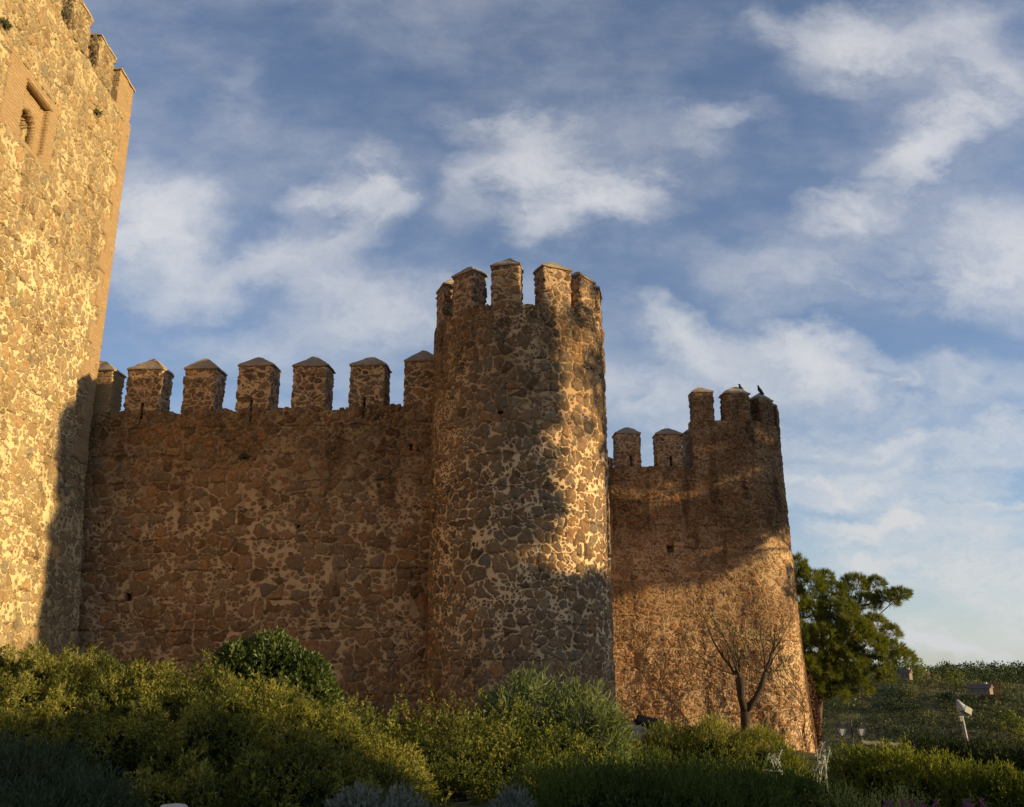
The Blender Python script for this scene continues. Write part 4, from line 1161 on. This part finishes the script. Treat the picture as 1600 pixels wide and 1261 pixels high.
# ------------------------------------------------------------------ lamps, floodlight, rail
def lantern_post():
    Y = 42.0
    c = P(1331, 1143, Y); g = float(gz(c.x, c.y))
    r = empty('street_lamp', (c.x, c.y, g), 'dark iron lamp post with two white-glazed lanterns below the pine', 'street lamp')
    bm = bmesh.new()
    tube_mesh(bm, [(c.x, c.y, g), (c.x, c.y, g + .5), (c.x, c.y, g + .55), (c.x, c.y, c.z + .1), (c.x, c.y, c.z + .45), (c.x, c.y, c.z + .55)], [.12, .11, .05, .035, .03, .01], 8)
    bm_obj('post', bm, M['iron'], r)
    for px in (1316, 1346):
        q = P(px, 1143, Y)
        bm = bmesh.new()
        tube_mesh(bm, [(c.x, c.y, q.z - .5), ((c.x + q.x) / 2, c.y, q.z - .42), (q.x, c.y, q.z - .38), (q.x, c.y, q.z - .18)], [.02, .02, .02, .02], 5)
        bm_obj('arm', bm, M['iron'], r)
        bm = bmesh.new()
        lo = [bm.verts.new((q.x + a * .085, c.y + b * .085, q.z - .16)) for a, b in ((-1, -1), (1, -1), (1, 1), (-1, 1))]
        up = [bm.verts.new((q.x + a * .15, c.y + b * .15, q.z + .13)) for a, b in ((-1, -1), (1, -1), (1, 1), (-1, 1))]
        bm.faces.new(lo[::-1]); bm.faces.new(up)
        for i in range(4): bm.faces.new((lo[i], lo[(i + 1) % 4], up[(i + 1) % 4], up[i]))
        ln = bm_obj('lantern', bm, M['glass'], r)
        bm = bmesh.new()
        for a, b in ((-1, -1), (1, -1), (1, 1), (-1, 1)):
            tube_mesh(bm, [(q.x + a * .09, c.y + b * .09, q.z - .17), (q.x + a * .155, c.y + b * .155, q.z + .14)], [.012, .012], 4)
        g2 = bmesh.ops.create_cone(bm, cap_ends=True, segments=4, radius1=.25, radius2=.07, depth=.16, matrix=Matrix.Translation((q.x, c.y, q.z + .22)) @ Matrix.Rotation(R(45), 4, 'Z'))
        bmesh.ops.create_cone(bm, cap_ends=True, segments=8, radius1=.05, radius2=.01, depth=.12, matrix=Matrix.Translation((q.x, c.y, q.z + .35)))
        box(bm, (q.x, c.y, q.z - .18), (.2, .2, .03))
        bm_obj('lantern_frame', bm, M['iron'], r)


lantern_post()


def floodlight():
    Y = 27.0
    t = P(1503, 1122, Y); b = P(1512, 1165, Y); g = float(gz(b.x, b.y))
    r = empty('floodlight', (b.x + .1, b.y, g), 'grey pole with white cone floodlight and boxy fixture at the right', 'floodlight')
    bm = bmesh.new(); tube_mesh(bm, [(b.x + .1, b.y, g), b, t, P(1505, 1104, Y)], [.055, .05, .045, .03], 10); bm_obj('pole', bm, M['metal'], r)
    h = P(1500, 1102, Y)
    d = Vector((-.45, -.1, .9)).normalized(); q = d.to_track_quat('Z', 'Y').to_matrix().to_4x4()
    bm = bmesh.new()
    bmesh.ops.create_cone(bm, cap_ends=True, segments=20, radius1=.15, radius2=.035, depth=.28, matrix=Matrix.Translation(h + d * .03) @ q)
    bmesh.ops.bevel(bm, geom=list(bm.edges), offset=.01, segments=2, affect='EDGES')
    bm_obj('lamp_head', bm, M['white'], r)
    bm = bmesh.new(); c = P(1510, 1110, Y)
    tl = Matrix.Rotation(R(25), 4, 'Y')
    box(bm, c, (.26, .16, .2), .3, .015, tl); box(bm, c + Vector((0, -.09, -.0)), (.21, .02, .15), .3, .004, tl)
    tube_mesh(bm, [c + Vector((-.1, 0, -.12)), c + Vector((0, 0, -.2)), c + Vector((.1, 0, -.05))], [.012, .012, .012], 5)
    bm_obj('spotlight', bm, M['metal'], r)
    bm = bmesh.new(); box(bm, P(1501, 1123, Y - .06), (.12, .1, .14), .1, .012); box(bm, P(1501, 1120, Y - .12), (.08, .02, .05), .1, .004); bm_obj('junction_box', bm, M['metal'], r)


floodlight()


def rail():
    Y = 33.0
    a, b = P(1340, 1160, Y), P(1428, 1166, Y + .3)
    r = empty('log_rail', ((a.x + b.x) / 2, Y, float(gz((a.x + b.x) / 2, Y))), 'weathered log handrail between the lamp post and the dark hedge', 'railing')
    bm = bmesh.new(); n = 12
    tube_mesh(bm, [a.lerp(b, k / n) + Vector((0, 0, .01 * math.sin(k * 2.1))) for k in range(n + 1)], [.075 + .008 * math.sin(k * 1.7) for k in range(n + 1)], 10); bm_obj('handrail', bm, M['log'], r)
    for k in (.04, .5, .96):
        p = a.lerp(b, k); bm = bmesh.new(); tube_mesh(bm, [(p.x, p.y + .02, float(gz(p.x, p.y)) - .1), (p.x, p.y + .02, p.z - .06)], [.06, .055], 8); bm_obj('post', bm, M['log'], r)
rail()


# ------------------------------------------------------------------ birds on the far tower
def bird(p, face, s, label):
    bm = bmesh.new()
    f = Vector((math.cos(face), math.sin(face), 0)); u = Vector((0, 0, 1))
    # body lofted along a spine from tail to beak
    sp = [(-.15, -.05, .014, .035), (-.11, -.0, .028, .045), (-.06, .06, .062, .062), (-.01, .12, .078, .078), (.02, .18, .068, .068), (.03, .235, .042, .042), (.035, .27, .038, .038), (.045, .30, .037, .034), (.07, .308, .018, .016), (.10, .30, .004, .004)]
    prev = None; side = f.cross(u)
    for i, (a, b, rw, rh) in enumerate(sp):
        a0, b0 = sp[max(0, i - 1)][:2]; a1, b1 = sp[min(len(sp) - 1, i + 1)][:2]
        t = (f * (a1 - a0) + u * (b1 - b0)).normalized(); nrm = side.cross(t)
        ring = [bm.verts.new(Vector(p) + (f * a + u * b + side * math.cos(k * .7854) * rw + nrm * math.sin(k * .7854) * rh) * s) for k in range(8)]
        if prev:
            for k in range(8): bm.faces.new((prev[k], prev[(k + 1) % 8], ring[(k + 1) % 8], ring[k])).smooth = True
        else: bm.faces.new(ring)
        prev = ring
    bm.faces.new(prev[::-1])
    for sd in (-1, 1):
        tube_mesh(bm, [Vector(p) + (side * sd * .025 + u * .06) * s, Vector(p) + (side * sd * .03 + u * -.03) * s, Vector(p) + (side * sd * .03 + f * .05 + u * -.035) * s], [.008 * s, .006 * s, .005 * s], 4)
    bmesh.ops.recalc_face_normals(bm, faces=bm.faces)
    tag(bm_obj('bird', bm, M['feather'], None), label, 'bird', 'birds perched on the far tower')


def fpt(fr, u, v, w): return Vector(fr(np.array([u]), np.array([v]), np.array([w]))[0])
bird(fpt(frH, UH[1] - .22, ZT + .10, .25), math.pi, 1.2, 'left dark bird perched on the cap of a merlon of the far tower')
bird(fpt(frI, UI[0] + .45, ZT + .20, .25), math.pi, 1.1, 'right dark bird perched on the lower rounded merlon cap of the far tower')


# ------------------------------------------------------------------ the far hillside
def scatter_shrubs(name, n, xr, yr, hs, mat, seed, quads=60, filt=None):
    rs = np.random.RandomState(seed)
    y = yr[0] + (yr[1] - yr[0]) * rs.rand(n) ** .8; x = y * (xr[0] + (xr[1] - xr[0]) * rs.rand(n))
    h = hs[0] + (hs[1] - hs[0]) * rs.rand(n) ** 2.2
    k = vnoise(np.stack([x, y, 0 * x], 1), .02, seed) + rs.rand(n) * .8 > -.25
    x, y, h = x[k], y[k], h[k]; z = gz(x, y)
    n = len(x)
    d = rs.normal(size=(n, quads, 3)); d /= np.linalg.norm(d, axis=2, keepdims=True); d[:, :, 2] = np.abs(d[:, :, 2])
    rad = (.7 + .45 * rs.rand(n, quads, 1))
    asp = rs.uniform(.7, 1.15, (n, 1, 1))
    p = np.stack([x, y, z], 1)[:, None, :] + d * rad * h[:, None, None] * np.concatenate([asp * .75, asp * .75, np.ones_like(asp)], 2)
    L = (h * .19)[:, None] * (.6 + .8 * rs.rand(n, quads))
    v, q = leaves_mesh(p.reshape(-1, 3), (d + rs.normal(size=d.shape) * .6).reshape(-1, 3), L.ravel(), L.ravel() * .7, rs)
    o = link(name, mesh_np(name, v, q, smooth=False), mat); return o


o = scatter_shrubs('hillside_scrub', 8500, (.26, .62), (60, 430), (.6, 3.4), M['scrub'], 81)
tag(o, 'mottled green scrub covering the slope across the valley', 'scrub', kind='stuff')
o = scatter_shrubs('ridge_wood', 1500, (.22, .66), (520, 900), (1.5, 8.5), M['pine_far'], 82, 90)
tag(o, 'dark wood along the far ridge on the skyline', 'wood', kind='stuff')


def hill_tree(px, py, Y, h, wd, seed, mat, lab):
    c = P(px, py, Y); g = float(gz(c.x, c.y)); c.z = max(c.z, g + .6 * h)
    rd = random.Random(seed); rs = np.random.RandomState(seed)
    r = empty('hillside_tree', (c.x, Y, g), lab, 'tree', 'trees dotted over the hillside')
    pf = crown((c.x, Y, g + h * .62), (wd, wd, h * .32), 9, rd, (wd * .35, wd * .55), .8)
    pts, nn = [], []
    for (x, y, z, a, b, e) in pf:
        d = rs.normal(size=(70, 3)); d /= np.linalg.norm(d, axis=1, keepdims=True)
        pts.append(np.array([x, y, z]) + d * np.array([a, b, e]) * (.7 + .4 * rs.rand(70, 1))); nn.append(d)
    p = np.concatenate(pts); d = np.concatenate(nn) + rs.normal(size=p.shape) * .5
    v, q = leaves_mesh(p, d, h * .09, h * .05, rs); link('crown', mesh_np('crown', v, q, smooth=False), mat, r)
    bm = bmesh.new(); tube_mesh(bm, [(c.x, Y, g - .2), (c.x + .02 * h, Y, g + h * .35), (c.x, Y, g + h * .7)], [h * .035, h * .028, h * .01], 6); bm_obj('trunk', bm, M['bark'], r)


HT = [(1432, 1052, 330, 9, 3.4, 'pine', 'tallest tree on the crest, just right of the big pine'), (1420, 1064, 300, 6, 2.6, 'scrub', 'bushy tree just below the crest at the edge of the big pine'), (1448, 1060, 310, 6.5, 2.8, 'scrub', 'round tree right of the tallest crest tree'),
      (1475, 1070, 290, 6, 2.6, 'scrub', 'tree left of the roofed house on the slope'), (1492, 1062, 320, 6, 2.4, 'pine', 'darker tree up the slope, left of the roofed house'),
      (1567, 1085, 270, 7, 2.2, 'pine', 'pointed tree right of the roofed house'), (1582, 1082, 265, 8, 2.2, 'pine', 'taller of the pointed trees near the right edge'), (1597, 1088, 260, 7, 2.2, 'pine', 'tree cut by the right edge of the picture'),
      (1330, 1098, 120, 4.5, 2.2, 'hedge_m', 'bright green round tree above the lanterns'), (1300, 1110, 125, 4, 2.0, 'scrub', 'dull green tree beside the creeper-covered buttress'),
      (1405, 1120, 150, 3.6, 1.4, 'pine_far', 'narrow dark tree halfway down the slope'), (1548, 1062, 300, 6, 2.8, 'dry', 'reddish bare-looking tree right behind the roofed house'),
      (1508, 1092, 262, 4.5, 2.2, 'scrub', 'bushy tree before the left end of the roofed house'), (1534, 1098, 258, 3.8, 2.4, 'hedge_m', 'brighter bushy tree before the middle of the roofed house'), (1590, 1102, 225, 4.2, 2.2, 'scrub', 'low bushy tree before the pale outbuilding')]
for i, (px, py, Y, h, wd, mt, lab) in enumerate(HT): hill_tree(px, py, Y, h, wd, 100 + i, M[mt], lab)


def house(px, py, Y, wx, dy_, h, rot, lab, roof='tile', hr=1.2, wins=2):
    c = P(px, py, Y); g = float(gz(c.x, c.y)); z0 = max(g - 1.5, c.z - h * .6)
    r = empty('house', (c.x, Y, z0), lab, 'house', 'houses on the hillside')
    bm = bmesh.new(); cx, cy = c.x, Y
    box(bm, (cx, cy, z0 + h / 2), (wx, dy_, h), rot); wl = bm_obj('wall', bm, M['housewall'], r)
    bm = bmesh.new(); m = Matrix.Translation((cx, cy, z0 + h)) @ Matrix.Rotation(rot, 4, 'Z'); o_ = .35
    pts = [(-wx / 2 - o_, -dy_ / 2 - o_, 0), (wx / 2 + o_, -dy_ / 2 - o_, 0), (wx / 2 + o_, dy_ / 2 + o_, 0), (-wx / 2 - o_, dy_ / 2 + o_, 0), (-wx / 2 - o_, 0, hr), (wx / 2 + o_, 0, hr)]
    v = [bm.verts.new(m @ Vector(p)) for p in pts]
    for f in ((0, 1, 5, 4), (2, 3, 4, 5), (1, 2, 5), (3, 0, 4), (3, 2, 1, 0)): bm.faces.new([v[i] for i in f])
    rf = bm_obj('roof', bm, M[roof], r)
    bm = bmesh.new(); box(bm, m @ Vector((wx * .25, dy_ * .15, hr * .9)), (.7, .7, 1.2), rot); bm_obj('chimney', bm, M['plaster'], rf)
    mm = Matrix.Translation((cx, cy, z0)) @ Matrix.Rotation(rot, 4, 'Z')
    for k in range(wins):
        bm = bmesh.new(); box(bm, mm @ Vector((-wx / 2 + wx * (k + .7) / (wins + .4), -dy_ / 2 - .02, h * .55)), (.55, .1, .6), rot); bm_obj('window', bm, M['tile'], wl.parent)


house(1532, 1079, 290, 6, 4.5, 1.8, R(-38), 'long low house with tiled roof and sunlit gable on the slope', wins=3)
house(1442, 1058, 335, 3.5, 3.5, 2.4, R(-40), 'sunlit pale house on the crest behind the trees')
house(1416, 1056, 320, 3, 3, 2.2, R(-40), 'small pale house on the crest close to the big pine')
